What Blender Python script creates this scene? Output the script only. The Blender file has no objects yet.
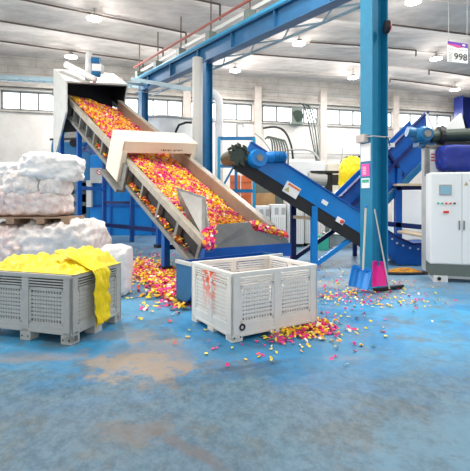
import bpy, math, random
from mathutils import Vector, Matrix, noise
R = random.Random(7)
V = Vector
F = 420.0; CH = 1.57; HY = 198.0; CX = 235.0
C = bpy.context.scene.collection

def P(px, py, Y): return V(((px-CX)/F*Y, Y, CH-(py-HY)/F*Y))
def G(px, py):
    Y = CH*F/(py-HY); return V(((px-CX)/F*Y, Y, 0))
def along(px, o, d):                       # distance along a horizontal line o+s*d seen at column px
    t = (px-CX)/F
    return (t*o[1]-o[0])/(d[0]-t*d[1])

# ---------------------------------------------------------------- materials
M = {}
def mat(name, col, rough=.5, metal=0, var=0.0, vscale=3, bump=0, bscale=20, emit=None, estr=0, col2=None, alpha=1, trans=0, spec=.5):
    m = bpy.data.materials.new(name); m.use_nodes = True
    nt = m.node_tree; b = nt.nodes['Principled BSDF']
    c = (*col, 1)
    b.inputs['Base Color'].default_value = c
    b.inputs['Roughness'].default_value = rough
    b.inputs['Metallic'].default_value = metal
    b.inputs['Specular IOR Level'].default_value = spec
    if trans: b.inputs['Transmission Weight'].default_value = trans
    if emit:
        b.inputs['Emission Color'].default_value = (*emit, 1); b.inputs['Emission Strength'].default_value = estr
    tc = nt.nodes.new('ShaderNodeTexCoord')
    if var or col2:
        n = nt.nodes.new('ShaderNodeTexNoise'); n.inputs['Scale'].default_value = vscale; n.inputs['Detail'].default_value = 6
        n.inputs['Roughness'].default_value = .65
        nt.links.new(tc.outputs['Object'], n.inputs['Vector'])
        rp = nt.nodes.new('ShaderNodeValToRGB'); rp.color_ramp.elements[0].position = .35; rp.color_ramp.elements[1].position = .65
        c2 = col2 or tuple(x*(1-var) for x in col)
        rp.color_ramp.elements[0].color = (*c2, 1); rp.color_ramp.elements[1].color = c
        nt.links.new(n.outputs['Fac'], rp.inputs['Fac']); nt.links.new(rp.outputs['Color'], b.inputs['Base Color'])
    if bump:
        n = nt.nodes.new('ShaderNodeTexNoise'); n.inputs['Scale'].default_value = bscale; n.inputs['Detail'].default_value = 5
        nt.links.new(tc.outputs['Object'], n.inputs['Vector'])
        bp = nt.nodes.new('ShaderNodeBump'); bp.inputs['Strength'].default_value = bump; bp.inputs['Distance'].default_value = .03
        nt.links.new(n.outputs['Fac'], bp.inputs['Height']); nt.links.new(bp.outputs['Normal'], b.inputs['Normal'])
    M[name] = m; return m

mat('blue_paint', (.003,.14,.33), .4, var=.25, vscale=4)
mat('sky_paint', (.012,.25,.44), .4, var=.15, vscale=3)
mat('girder_paint', (.012,.11,.25), .45, var=.3, vscale=2)
mat('royal_paint', (.0,.095,.42), .38, var=.25, vscale=3)
mat('bright_blue', (.0,.22,.64), .35, var=.12, vscale=5)
mat('navy_paint', (.002,.012,.12), .4, var=.25)
mat('teal_paint', (.01,.18,.24), .4)
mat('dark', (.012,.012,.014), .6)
mat('rubber', (.018,.018,.02), .75, bump=.3)
mat('dark_green', (.035,.06,.04), .45, var=.4, vscale=8)
mat('galv', (.27,.27,.25), .42, .25, var=.3, vscale=5)
mat('steel', (.27,.265,.25), .33, .5, var=.18, vscale=4)
mat('rail_steel', (.48,.43,.35), .4, .15, var=.3, vscale=6)
mat('wall_steel', (.40,.325,.26), .42, .2, var=.15, vscale=3)
mat('pale_grey', (.60,.60,.57), .5, var=.12, vscale=3)
mat('cream', (.86,.76,.60), .5, var=.06)
mat('white_paint', (.88,.88,.86), .4, var=.04)
mat('white_panel', (.80,.80,.78), .5, var=.12, vscale=1.2)
mat('crate_grey', (.47,.475,.45), .5, var=.12, vscale=8)
mat('crate_pale', (.77,.76,.72), .45, var=.07, vscale=8)
mat('film', (.87,.83,.81), .3, var=0, bump=.9, bscale=9, col2=(.74,.66,.62), vscale=7, spec=.6)
mat('film_pink', (.88,.80,.76), .35, bump=.6, bscale=16, col2=(.70,.52,.49), vscale=8)
mat('film_clean', (.92,.90,.89), .3, bump=.5, bscale=14, var=.08, vscale=6, spec=.6)
mat('yellow_film', (.97,.80,.01), .38, bump=.35, bscale=11, col2=(.85,.60,.0), vscale=5)
mat('wood', (.40,.25,.16), .7, var=.35, vscale=6)
mat('board', (.62,.50,.34), .6, var=.2)
mat('cardboard', (.45,.30,.14), .8, var=.2)
mat('orange_plastic', (.75,.18,.06), .5, var=.25)
mat('f_pink', (.85,.015,.20), .5); mat('f_magenta', (.70,.01,.26), .5); mat('f_yellow', (.98,.72,.02), .5)
mat('f_orange', (.95,.36,.02), .5); mat('f_red', (.82,.06,.03), .5); mat('f_white', (.95,.86,.74), .5); mat('f_amber', (.98,.52,.03), .5)
FL = [M[k] for k in ('f_pink','f_magenta','f_yellow','f_orange','f_red','f_white','f_amber')]
mat('rubble', (.80,.36,.02), .8, col2=(.35,.14,.03), vscale=14, bump=.6)
mat('shovel_blue', (.005,.24,.72), .4, var=.1); mat('shovel_pink', (.88,.005,.30), .4, var=.1)
mat('alu', (.62,.60,.55), .35, .6)
mat('handle_wood', (.75,.66,.50), .5)
mat('paper', (.90,.90,.88), .6); mat('sign_pink', (.85,.10,.45), .5); mat('sign_green', (.05,.45,.32), .5); mat('sign_red', (.75,.05,.03), .5)
mat('sign_purple', (.10,.02,.30), .5); mat('sign_magenta', (.50,.04,.20), .5); mat('sign_orange', (.75,.20,.06), .5); mat('sign_grey', (.66,.67,.64), .5)
mat('ink', (.03,.03,.03), .6); mat('mark_grey', (.40,.40,.38), .6); mat('sign_yellow', (.55,.45,.15), .5)
mat('window_grey', (.16,.17,.17), .5); mat('screen', (.25,.50,.62), .25); mat('plinth', (.13,.16,.14), .5)
mat('cabinet_white', (.90,.91,.88), .35)
mat('pipe_red', (.28,.07,.05), .5); mat('pipe_dark', (.09,.065,.05), .6)
mat('tray_blue', (.33,.46,.52), .45, var=.2)
mat('stone', (.62,.55,.50), .9, var=.2, vscale=2)
mat('lamp_glow', (1,1,1), .4, emit=(1,.97,.92), estr=14)
mat('daylight_pane', (.9,.95,.95), .1, emit=(.92,.98,1), estr=2.2)
mat('flap_blue', (.002,.02,.25), .55, bump=.7, bscale=5, var=.25, vscale=6)

def wallmat(name, c1, c2, brick=False):
    m = bpy.data.materials.new(name); m.use_nodes = True; nt = m.node_tree; b = nt.nodes['Principled BSDF']
    b.inputs['Roughness'].default_value = .85
    tc = nt.nodes.new('ShaderNodeTexCoord')
    n = nt.nodes.new('ShaderNodeTexNoise'); n.inputs['Scale'].default_value = .6; n.inputs['Detail'].default_value = 9; n.inputs['Roughness'].default_value = .7
    nt.links.new(tc.outputs['Object'], n.inputs['Vector'])
    rp = nt.nodes.new('ShaderNodeValToRGB'); rp.color_ramp.elements[0].position = .36; rp.color_ramp.elements[1].position = .62
    rp.color_ramp.elements[0].color = (*c2,1); rp.color_ramp.elements[1].color = (*c1,1)
    nt.links.new(n.outputs['Fac'], rp.inputs['Fac'])
    out = rp.outputs['Color']
    if brick:
        mp = nt.nodes.new('ShaderNodeMapping'); mp.inputs['Rotation'].default_value = (math.pi/2,0,0)
        nt.links.new(tc.outputs['Object'], mp.inputs['Vector'])
        br = nt.nodes.new('ShaderNodeTexBrick'); br.inputs['Scale'].default_value = .8
        br.inputs['Color1'].default_value = (1,1,1,1); br.inputs['Color2'].default_value = (.88,.87,.85,1); br.inputs['Mortar'].default_value = (.5,.5,.5,1)
        br.inputs['Mortar Size'].default_value = .012; br.inputs['Brick Width'].default_value = 2.2; br.inputs['Row Height'].default_value = .32
        nt.links.new(mp.outputs['Vector'], br.inputs['Vector'])
        mx = nt.nodes.new('ShaderNodeMixRGB'); mx.blend_type = 'MULTIPLY'; mx.inputs[0].default_value = .7
        nt.links.new(out, mx.inputs[1]); nt.links.new(br.outputs['Color'], mx.inputs[2]); out = mx.outputs['Color']
    nt.links.new(out, b.inputs['Base Color'])
    bp = nt.nodes.new('ShaderNodeBump'); bp.inputs['Strength'].default_value = .3
    nt.links.new(n.outputs['Fac'], bp.inputs['Height']); nt.links.new(bp.outputs['Normal'], b.inputs['Normal'])
    if name == 'ceiling_concrete':
        mp = nt.nodes.new('ShaderNodeMapping'); mp.inputs['Scale'].default_value = (1,3.5,1); mp.inputs['Rotation'].default_value = (0,0,-.25); nt.links.new(tc.outputs['Object'], mp.inputs['Vector']); nt.links.new(mp.outputs['Vector'], n.inputs['Vector'])
    M[name] = m
wallmat('plaster', (.72,.69,.65), (.60,.555,.51))
wallmat('concrete', (.54,.51,.47), (.34,.315,.29), True)
wallmat('ceiling_concrete', (.60,.54,.50), (.41,.37,.34))

def floor_mat():
    m = bpy.data.materials.new('painted_concrete_floor'); m.use_nodes = True; nt = m.node_tree; N = nt.nodes; L = nt.links
    b = N['Principled BSDF']
    tc = N.new('ShaderNodeTexCoord')
    def noi(scale, det=8, rough=.65, mapping=None):
        n = N.new('ShaderNodeTexNoise'); n.inputs['Scale'].default_value = scale; n.inputs['Detail'].default_value = det; n.inputs['Roughness'].default_value = rough
        if mapping:
            mp = N.new('ShaderNodeMapping'); mp.inputs['Scale'].default_value = mapping[0]; mp.inputs['Rotation'].default_value = (0,0,mapping[1]); mp.inputs['Location'].default_value = mapping[2] if len(mapping) > 2 else (0,0,0)
            L.new(tc.outputs['Object'], mp.inputs['Vector']); L.new(mp.outputs['Vector'], n.inputs['Vector'])
        else: L.new(tc.outputs['Object'], n.inputs['Vector'])
        return n.outputs['Fac']
    def mth(op, a, b_, c_=None, clamp=False):
        x = N.new('ShaderNodeMath'); x.operation = op; x.use_clamp = clamp
        for i, v in enumerate((a, b_, c_)):
            if v is None: continue
            if isinstance(v, (int, float)): x.inputs[i].default_value = v
            else: L.new(v, x.inputs[i])
        return x.outputs[0]
    def ramp(v, lo, hi):
        x = N.new('ShaderNodeMapRange'); x.inputs[1].default_value = lo; x.inputs[2].default_value = hi; x.interpolation_type = 'SMOOTHSTEP'
        L.new(v, x.inputs[0]); return x.outputs[0]
    def mix(f, a, b_):
        x = N.new('ShaderNodeMixRGB')
        if isinstance(f, float): x.inputs[0].default_value = f
        else: L.new(f, x.inputs[0])
        for i, v in ((1,a),(2,b_)):
            if isinstance(v, tuple): x.inputs[i].default_value = (*v,1)
            else: L.new(v, x.inputs[i])
        return x.outputs[0]
    sx = N.new('ShaderNodeSeparateXYZ'); L.new(tc.outputs['Object'], sx.inputs[0])
    X, Y = sx.outputs[0], sx.outputs[1]
    big = noi(.55); mid = noi(2.4, 10, .72, ((1,1.1,1), .5)); fine = noi(8, 10, .8, ((1.3,1,1), .6)); str_ = noi(3.0, 12, .75, ((1,1,1), -.3, (3,1,0)))
    # blue paint, brighter and greyer areas
    paint = mix(ramp(big, .42, .60), (.006,.20,.45), (.03,.33,.62))
    paint = mix(ramp(mid, .52, .70), paint, (.14,.42,.62))
    paint = mix(mth('MULTIPLY', ramp(noi(1.3, 10, .7, ((1,1,1), 1.1, (4,9,0))), .53, .60), .65), paint, (.115,.135,.135))
    # worn grey film in the foreground traffic lane
    wear = mth('ADD', ramp(mth('ADD', Y, mth('MULTIPLY', big, -3.4)), 2.9, 1.3), mth('MULTIPLY', ramp(mid, .42, .62), .30), clamp=True)
    greyc = mix(ramp(fine, .36, .62), (.035,.055,.06), (.115,.155,.168))
    paint = mix(mth('MULTIPLY', ramp(str_, .48, .64), .38), paint, (0.104,0.152,0.184))
    paint = mix(mth('MULTIPLY', ramp(noi(3.4, 12, .8, ((1.2,1,1), .2, (7,2,0))), .54, .66), .45), paint, (0.240,0.416,0.512))
    col = mix(mth('MULTIPLY', wear, .80), paint, greyc)
    # far floor blends to a paler grey
    far = mth('MULTIPLY', ramp(mth('ADD', Y, mth('MULTIPLY', mid, 2.5)), 6.6, 9.5), ramp(fine, .25, .6))
    col = mix(mth('MULTIPLY', far, .55), col, (0.288,0.320,0.328))
    def ell(cx, cy, rx, ry, rot, colr, k, soft=.55, ns=.9, c=None):
        nonlocal col
        dx = mth('SUBTRACT', X, cx); dy = mth('SUBTRACT', Y, cy); cr, sr = math.cos(rot), math.sin(rot)
        u = mth('DIVIDE', mth('ADD', mth('MULTIPLY', dx, cr), mth('MULTIPLY', dy, sr)), rx)
        v = mth('DIVIDE', mth('SUBTRACT', mth('MULTIPLY', dy, cr), mth('MULTIPLY', dx, sr)), ry)
        d = mth('SQRT', mth('ADD', mth('MULTIPLY', u, u), mth('MULTIPLY', v, v)), None)
        d = mth('ADD', d, mth('MULTIPLY', mth('SUBTRACT', str_, .5), ns*3.2))
        f = mth('MULTIPLY', ramp(d, 1.0+soft*.4, 1.0-soft*.6), k)
        col = mix(f, col, colr)
    tan = (.30,.235,.175)
    ell(-.85, 4.15, .52, .55, .1, tan, .95, .6, 1.3)
    ell(-1.25, 4.8, .5, .2, .0, tan, .5, .9, 1.5)
    ell(-.72, 2.80, .24, .18, .2, (0.152,0.124,0.096), .6, 1.0, 1.8)
    ell(-.28, 2.62, .05, .36, .9, (0.112,0.080,0.064), .55, 1.0, 1.8)
    ell(-2.0, 4.15, .5, .14, 0, (0.240,0.176,0.128), .6)
    ell(1.05, 4.12, .26, .07, 0, tan, .45, 1, 1.5)
    ell(.12, 3.92, .5, .06, .35, (0.012,0.048,0.096), .65, 1, 1.6)
    ell(-.15, 3.68, .6, .10, .3, (0.016,0.064,0.112), .45, 1, 1.6)
    ell(1.65, 2.75, .9, .42, .4, (0.104,0.240,0.336), .7, 1.0, 1.2)
    ell(1.55, 2.35, .12, .9, -.9, (0.080,0.072,0.064), .35)
    ell(1.7, 7.6, 1.8, .35, .1, (0.384,0.376,0.352), .6, 1, 1.5)  # whitish reflection on the floor near the column, painted into the colour
    ell(.95, 4.6, .55, .6, .1, (0.028,0.216,0.400), .7, 1, 1.2)
    ell(.0, 4.35, .7, .22, .3, (0.012,0.168,0.336), .7, 1, 1.2)
    ell(-1.3, 6.0, .8, .7, .2, (0.120,0.336,0.496), .7, 1, 1.2)  # bright floor highlight at left, painted as a lighter blue patch
    ell(-1.35, 4.35, 1.6, .16, .1, (0.020,0.176,0.336), .5, 1, 1.2)
    L.new(mix(mth('MULTIPLY', ramp(noi(9, 12, .82, ((1,1.2,1), -.25, (2,5,0))), .52, .68), .5), col, (0.040,0.056,0.064)), b.inputs['Base Color'])
    L.new(mth('ADD', .30, mth('MULTIPLY', mid, .35)), b.inputs['Roughness'])
    bp = N.new('ShaderNodeBump'); bp.inputs['Strength'].default_value = .12; bp.inputs['Distance'].default_value = .02
    L.new(fine, bp.inputs['Height']); L.new(bp.outputs['Normal'], b.inputs['Normal'])
    M['floor'] = m
floor_mat()

def stained(name, base):
    m = M[base].copy(); nt = m.node_tree; b = nt.nodes['Principled BSDF']
    src = b.inputs['Base Color'].links[0].from_socket
    tc = nt.nodes.new('ShaderNodeTexCoord')
    n = nt.nodes.new('ShaderNodeTexNoise'); n.inputs['Scale'].default_value = 17; n.inputs['Detail'].default_value = 3
    nt.links.new(tc.outputs['Object'], n.inputs['Vector'])
    g = nt.nodes.new('ShaderNodeMapRange'); g.inputs[1].default_value = .46; g.inputs[2].default_value = .50
    nt.links.new(n.outputs['Fac'], g.inputs[0])
    sep = nt.nodes.new('ShaderNodeSeparateXYZ'); nt.links.new(tc.outputs['Object'], sep.inputs[0])
    h = nt.nodes.new('ShaderNodeMapRange'); h.inputs[1].default_value = .22; h.inputs[2].default_value = .62
    nt.links.new(sep.outputs[2], h.inputs[0])
    # distance from a streak line on the panel (object y)
    d = nt.nodes.new('ShaderNodeMath'); d.operation = 'SUBTRACT'; nt.links.new(sep.outputs[1], d.inputs[0]); d.inputs[1].default_value = stain_y
    a = nt.nodes.new('ShaderNodeMath'); a.operation = 'ABSOLUTE'; nt.links.new(d.outputs[0], a.inputs[0])
    w = nt.nodes.new('ShaderNodeMapRange'); w.inputs[1].default_value = .17; w.inputs[2].default_value = .10; nt.links.new(a.outputs[0], w.inputs[0])
    p = nt.nodes.new('ShaderNodeMath'); p.operation = 'MULTIPLY'; nt.links.new(g.outputs[0], p.inputs[0]); nt.links.new(h.outputs[0], p.inputs[1])
    q = nt.nodes.new('ShaderNodeMath'); q.operation = 'MULTIPLY'; q.use_clamp = True; nt.links.new(p.outputs[0], q.inputs[0]); nt.links.new(w.outputs[0], q.inputs[1])
    mx = nt.nodes.new('ShaderNodeMixRGB'); mx.inputs[2].default_value = (.92,.10,.02,1)
    nt.links.new(q.outputs[0], mx.inputs[0]); nt.links.new(src, mx.inputs[1]); nt.links.new(mx.outputs[0], b.inputs['Base Color'])
    M[name] = m
stain_y = .5
stained('crate_stained', 'crate_pale')

# ---------------------------------------------------------------- mesh builder
def wloc(o):
    v = V((0,0,0))
    while o is not None: v += V(o.location); o = o.parent
    return v
def tag(o, label=None, cat=None, group=None, kind=None):
    if label: o['label'] = label
    if cat: o['category'] = cat
    if group: o['group'] = group
    if kind: o['kind'] = kind
    return o
def thing(name, loc, label, cat, group=None):
    o = bpy.data.objects.new(name, None); o.empty_display_size = .1; C.objects.link(o); o.location = loc
    return tag(o, label, cat, group)

class MB:
    def __init__(s): s.v = []; s.f = []; s.m = []; s.cur = 0
    def add(s, vs, fs):
        n = len(s.v); s.v += [V(x) for x in vs]; s.f += [tuple(i+n for i in f) for f in fs]; s.m += [s.cur]*len(fs); return s
    def obox(s, o, a, b, c):
        o, a, b, c = V(o), V(a), V(b), V(c)
        if a.cross(b).dot(c) < 0: a, b = b, a
        vs = [o, o+a, o+a+b, o+b, o+c, o+a+c, o+a+b+c, o+b+c]
        return s.add(vs, [(3,2,1,0),(4,5,6,7),(0,1,5,4),(1,2,6,5),(2,3,7,6),(3,0,4,7)])
    def cbox(s, c, a, b, h):                 # centred in a and b, base at c
        c, a, b = V(c), V(a), V(b); return s.obox(c-a/2-b/2, a, b, V((0,0,h)) if not isinstance(h, Vector) else h)
    def box(s, x0, x1, y0, y1, z0, z1): return s.obox((x0,y0,z0), (x1-x0,0,0), (0,y1-y0,0), (0,0,z1-z0))
    def beam(s, p, q, w, h, up=(0,0,1)):
        p, q = V(p), V(q); d = (q-p).normalized(); up = V(up)
        if abs(d.dot(up)) > .99: up = V((0,1,0))
        sd = d.cross(up).normalized(); u = sd.cross(d).normalized()
        return s.obox(p-sd*w/2-u*h/2, q-p, sd*w, u*h)
    def tube(s, pts, r, n=8, caps=True):
        pts = [V(p) for p in pts]; rings = []
        prev = None
        for i, p in enumerate(pts):
            d = (pts[min(i+1, len(pts)-1)]-pts[max(i-1,0)]).normalized()
            up = prev or (V((0,0,1)) if abs(d.z) < .9 else V((0,1,0)))
            a = d.cross(up).normalized(); b = a.cross(d).normalized(); prev = b
            rr = r[i] if isinstance(r, (list,tuple)) else r
            rings.append([p+a*math.cos(2*math.pi*k/n)*rr+b*math.sin(2*math.pi*k/n)*rr for k in range(n)])
        vs = [x for rg in rings for x in rg]; fs = []
        for i in range(len(rings)-1):
            for k in range(n):
                fs.append((i*n+k, i*n+(k+1)%n, (i+1)*n+(k+1)%n, (i+1)*n+k))
        if caps: fs += [tuple(range(n-1,-1,-1)), tuple((len(rings)-1)*n+k for k in range(n))]
        return s.add(vs, fs)
    def prism(s, poly, ex):
        n = len(poly); poly = [V(p) for p in poly]; ex = V(ex)
        fs = [tuple(range(n-1,-1,-1)), tuple(range(n,2*n))]+[(i,(i+1)%n,n+(i+1)%n,n+i) for i in range(n)]
        return s.add(poly+[p+ex for p in poly], fs)
    def grid(s, fn, nu, nv, matfn=None):
        n = len(s.v); s.v += [V(fn(i/nu, j/nv)) for j in range(nv+1) for i in range(nu+1)]
        for j in range(nv):
            for i in range(nu):
                a = n+j*(nu+1)+i; s.f.append((a,a+1,a+nu+2,a+nu+1)); s.m.append(matfn(i,j) if matfn else s.cur)
        return s
    def build(s, name, m, parent=None, smooth=False, bevel=0, origin=None, label=None, cat=None, group=None, kind=None, solid=0):
        me = bpy.data.meshes.new(name)
        if parent is None and origin is None:
            xs = [v.x for v in s.v]; ys = [v.y for v in s.v]; zs = [v.z for v in s.v]
            origin = V(((min(xs)+max(xs))/2, (min(ys)+max(ys))/2, min(zs)))
        off = wloc(parent) if parent else V(origin)
        me.from_pydata([v-off for v in s.v], [], s.f)
        ms = m if isinstance(m, list) else [m]
        for x in ms: me.materials.append(M[x] if isinstance(x, str) else x)
        if len(ms) > 1:
            me.polygons.foreach_set('material_index', s.m)
        if smooth: me.polygons.foreach_set('use_smooth', [True]*len(me.polygons))
        me.update()
        o = bpy.data.objects.new(name, me); C.objects.link(o)
        if parent: o.parent = parent
        else: o.location = off
        if bevel:
            b = o.modifiers.new('b', 'BEVEL'); b.width = bevel; b.segments = 2; b.limit_method = 'ANGLE'
        if solid:
            b = o.modifiers.new('s', 'SOLIDIFY'); b.thickness = solid; b.offset = 0
        if smooth and bevel == 0 and smooth == 'auto': pass
        return tag(o, label, cat, group, kind)

def text(body, size, o, xdir, zdir, name, m, parent, align='CENTER'):
    cu = bpy.data.curves.new('t', 'FONT'); cu.body = body; cu.size = size; cu.align_x = align; cu.align_y = 'CENTER'; cu.extrude = .002; cu.offset = size*.012
    to = bpy.data.objects.new('t', cu); C.objects.link(to)
    dg = bpy.context.evaluated_depsgraph_get(); me = bpy.data.meshes.new_from_object(to.evaluated_get(dg)); bpy.data.objects.remove(to)
    xd = V(xdir).normalized(); zd = V(zdir).normalized(); nn = xd.cross(zd)
    off = wloc(parent)
    for v in me.vertices: v.co = V(o)+xd*v.co.x+zd*v.co.y+nn*v.co.z-off
    me.materials.clear(); me.materials.append(M[m]); me.name = name
    ob = bpy.data.objects.new(name, me); C.objects.link(ob); ob.parent = parent; return ob

UP = V((0,0,1))
# ---------------------------------------------------------------- the hall
WS = .252; Y0 = 26.0
def wallY(X, y0=Y0): return y0+WS*X
def wp(px, py=None, z=None, y0=Y0):         # point on the back wall seen at px
    t = (px-CX)/F; Y = y0/(1-WS*t); X = t*Y
    return V((X, Y, z if z is not None else CH-(py-HY)/F*Y))
XL, XR = -17.0, 24.0
MB().box(XL-.3, XR+.3, -3.2, 33, -.2, 0).build('floor', 'floor', kind='structure', origin=(0,0,0))
lines = [
 (26.0, [(0,55),(60,60),(212,74),(290,79),(360,85),(400,90),(460,99)]),
 (23.3, [(0,41),(143,61),(235,68),(300,72),(390,79),(453,87)]),
 (21.0, [(0,21),(163,48),(250,54),(363,63),(429,70),(470,76)]),
 (19.0, [(0,-4),(23,0),(186,33),(273,40),(363,46),(416,50.5),(470,57)]),
 (16.4, [(0,-46),(110,-18),(220,5),(324,18),(391,25),(470,35)]),
 (14.4, None), (12.2, None), (10, None), (8, None), (6, None), (4, None), (2, None), (0,None), (-3,None), (-6,None)]
def lineZ(pts, y0, X):
    Y = y0+WS*X
    if not pts: return 9.3
    px = CX+F*X/Y; px = max(pts[0][0]-20, min(pts[-1][0]+20, px))
    for a, b in zip(pts, pts[1:]):
        if px <= b[0] or b is pts[-1]:
            t = (px-a[0])/(b[0]-a[0]); y = a[1]+(b[1]-a[1])*t; break
    t = (px-CX)/F; Yc = y0/(1-WS*t)
    return CH+(HY-y)/F*Yc
mb = MB(); NX = 60; NB = 6
for (ya, pa), (yb, pb) in zip(lines, lines[1:]):
    def fn(u, v, ya=ya, pa=pa, yb=yb, pb=pb):
        X = XL+(XR-XL)*u; za = lineZ(pa, ya, X); zb = lineZ(pb, yb, X)
        return (X, ya+(yb-ya)*v+WS*X, za+(zb-za)*v+.28*math.sin(math.pi*v)**.8)
    mb.grid(fn, NX, NB)
mb.build('ceiling', 'ceiling_concrete', kind='structure', origin=(0,0,9), smooth=False)
for i, (ya, pa) in enumerate(lines[:8]):
    pts = [(XL+(XR-XL)*k/40, ya+WS*(XL+(XR-XL)*k/40), lineZ(pa, ya, XL+(XR-XL)*k/40)-.01) for k in range(41)]
    m_ = MB()
    for p, q in zip(pts, pts[1:]): m_.beam(p, q, .035, .05)
    if i: m_.build('trim_%d' % (i+20), 'stone', kind='structure')
# walls
wd = V((1,WS,0)).normalized(); wn = V((WS,-1,0)).normalized()
ZT, ZB = 7.45, 6.34
wins = [(-70,-6,4),(1,57,3),(62,116,3),(122,183,4),(190,252,4),(262,318,4),(326,392,5),(396,451,4),(470,540,4)]
def wseg(mb, xa, xb, za, zb, t=.3): mb.obox((xa, wallY(xa), za), V((xb-xa, WS*(xb-xa), 0)), -wn*t, (0,0,zb-za))
mb = MB(); wseg(mb, XL, XR, 0, ZB); xs = XL
for a, b, n in wins:
    xa, xb = wp(a, z=0).x, wp(b, z=0).x
    wseg(mb, xs, xa, ZB, ZT); xs = xb
wseg(mb, xs, XR, ZB, ZT); mb.build('wall_back', 'plaster', kind='structure', origin=(0,26,0))
mb = MB(); wseg(mb, XL, XR, ZT, 10.2); mb.build('wall_back_upper', 'concrete', kind='structure', origin=(0,26,0))
for z, h, t, nm in ((7.62,.16,.22,'trim_1'),(ZT-.02,.08,.10,'trim_2'),(ZB-.08,.10,.12,'trim_3'),(8.25,.07,.06,'trim_4')):
    MB().obox((XL, wallY(XL), z), V((XR-XL, WS*(XR-XL), 0)), wn*t, (0,0,h)).build(nm, 'concrete' if t > .1 else 'mark_grey', kind='structure')
for i, px in enumerate((119,186.5,257,322,394,458)):
    p = wp(px, z=0); MB().obox(p-wd*.22, wd*.44, wn*.28, (0,0,8.5)).build('trim_%d' % (i+5), 'stone', kind='structure')
for i, (a, b, n) in enumerate(wins):
    A, B = wp(a, z=ZB), wp(b, z=ZB); L = (B-A).length; H = ZT-ZB
    mb = MB()
    for o, x, h in ((A, L, .12), (A+UP*(H-.12), L, .12)): mb.obox(o, wd*x, -wn*.12, UP*h)
    for k in range(n+1): mb.obox(A+wd*(k*(L-.09)/n), wd*.09, -wn*.12, UP*H)
    w = mb.build('window_%d' % (i+1), 'window_grey', kind='structure')
    MB().obox(A-wn*.08, wd*L, -wn*.02, UP*H).build('pane', 'daylight_pane', w)
MB().box(XL-.3, XL, -3, 33, 0, 10.2).build('wall_left', 'plaster', kind='structure')
MB().box(XR, XR+.3, -3, 34, 0, 10.2).build('wall_right', 'plaster', kind='structure')

# added strip window on the unseen left wall, made up for the side fill
mb = MB()
for z in (4.0, 6.9): mb.box(XL, XL+.12, 4, 14, z, z+.1)
for k in range(11): mb.box(XL, XL+.12, 4+k*.99, 4.1+k*.99, 4.0, 7.0)
w = mb.build('window_10', 'window_grey', kind='structure')
MB().box(XL+.02, XL+.05, 4, 14, 4.05, 6.95).build('pane', 'daylight_pane', w)
# ceiling-run pipes with drops
def ceil_pipe(idx, pa, pb, drop, label):
    y0, pts = lines[idx]; xs = []
    for k in range(9):
        px = pa+(pb-pa)*k/8; t = (px-CX)/F; Y = (y0-.15)/(1-WS*t); xs.append(V((t*Y, Y, lineZ(pts, y0, t*Y)-.05)))
    m_ = MB()
    if drop > 0: xs.append(xs[-1]-UP*drop)
    elif drop < 0: xs.insert(0, xs[0]+UP*drop)
    for p, q in zip(xs, xs[1:]): m_.tube([p, q], .038, 6)
    m_.build('ceiling_pipe', 'pipe_dark', label=label, cat='pipe', group='thin pipes under the ceiling joints')
ceil_pipe(4, 60, 220, .6, 'dark pipe at top left of ceiling, ending near the topmost girder bracket')
ceil_pipe(3, 0, 186, .55, 'dark ceiling pipe passing just above the brightest left lamp, nearest full-length one')
ceil_pipe(2, 0, 163, .55, 'dark ceiling pipe second from the back wall on the left, below the bright lamp')
ceil_pipe(1, 0, 143, .5, 'dark ceiling pipe closest to back wall at left, above the infeed hood')
ceil_pipe(4, 386, 472, 0, 'dark ceiling pipe crossing above the hanging 998 sign')
ceil_pipe(3, 310, 416, .3, 'dark ceiling pipe ending with a short drop left of the 998 sign')
ceil_pipe(2, 429, 472, -.3, 'dark ceiling pipe starting with a short drop below the 998 sign')
ceil_pipe(2, 250, 363, 0, 'dark ceiling pipe between the girder and the big blue column')
ceil_pipe(1, 390, 455, -.2, 'dark ceiling pipe furthest right near the back wall')

# ceiling lamps
def ceilZ(X, Y):
    y0 = Y-WS*X
    for (ya, pa), (yb, pb) in zip(lines, lines[1:]):
        if yb <= y0 <= ya:
            t = (y0-ya)/(yb-ya); return lineZ(pa, ya, X)*(1-t)+lineZ(pb, yb, X)*t
    return 9.3
lamps = [(94,19,'bright round ceiling lamp alone at upper left of the hall'),(71,57,'round ceiling lamp just above the infeed hood duct'),
 (235,71,'round ceiling lamp between girder post and grey duct, low near back wall'),(299,44,'round ceiling lamp under the girder, left of the big blue column'),
 (353,78,'small round ceiling lamp just left of the big blue column'),(413,2,'large round ceiling lamp cut by the top edge, right of big column'),
 (436,59,'round ceiling lamp just left of the 998 sign'),(455,90,'small round ceiling lamp furthest right near back wall')]
def lamp(pos, label, power, vis=True):
    t = thing('ceiling_lamp', pos, label, 'lamp', 'round ceiling lamps')
    MB().tube([pos+UP*.02, pos+UP*.10, pos+UP*.22], [.24,.22,.08], 20).build('housing', 'galv', t, smooth=False)
    MB().tube([pos-UP*.01, pos+UP*.03], [.29,.29], 24).build('lens', 'lamp_glow', t)
    MB().tube([pos+UP*.2, pos+UP*1.0], .015, 6).build('hanger', 'galv', t)
    return t
def point(pos, power):
    l = bpy.data.lights.new('lamp_or_fill_light', 'POINT'); l.shadow_soft_size = .3; l.energy = power; l.color = (1,.97,.93)
    o = bpy.data.objects.new('lamp_or_fill_light', l); C.objects.link(o); o.location = pos
def area(pos, power, size, col=(1,.98,.95), rot=(0,0,0), sy=None):
    l = bpy.data.lights.new('lamp_or_fill_light', 'AREA'); l.shape = 'DISK' if sy is None else 'RECTANGLE'; l.size = size; l.energy = power; l.color = col
    if sy: l.size_y = sy
    o = bpy.data.objects.new('lamp_or_fill_light', l); C.objects.link(o); o.location = pos; o.rotation_euler = rot; return o
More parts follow.
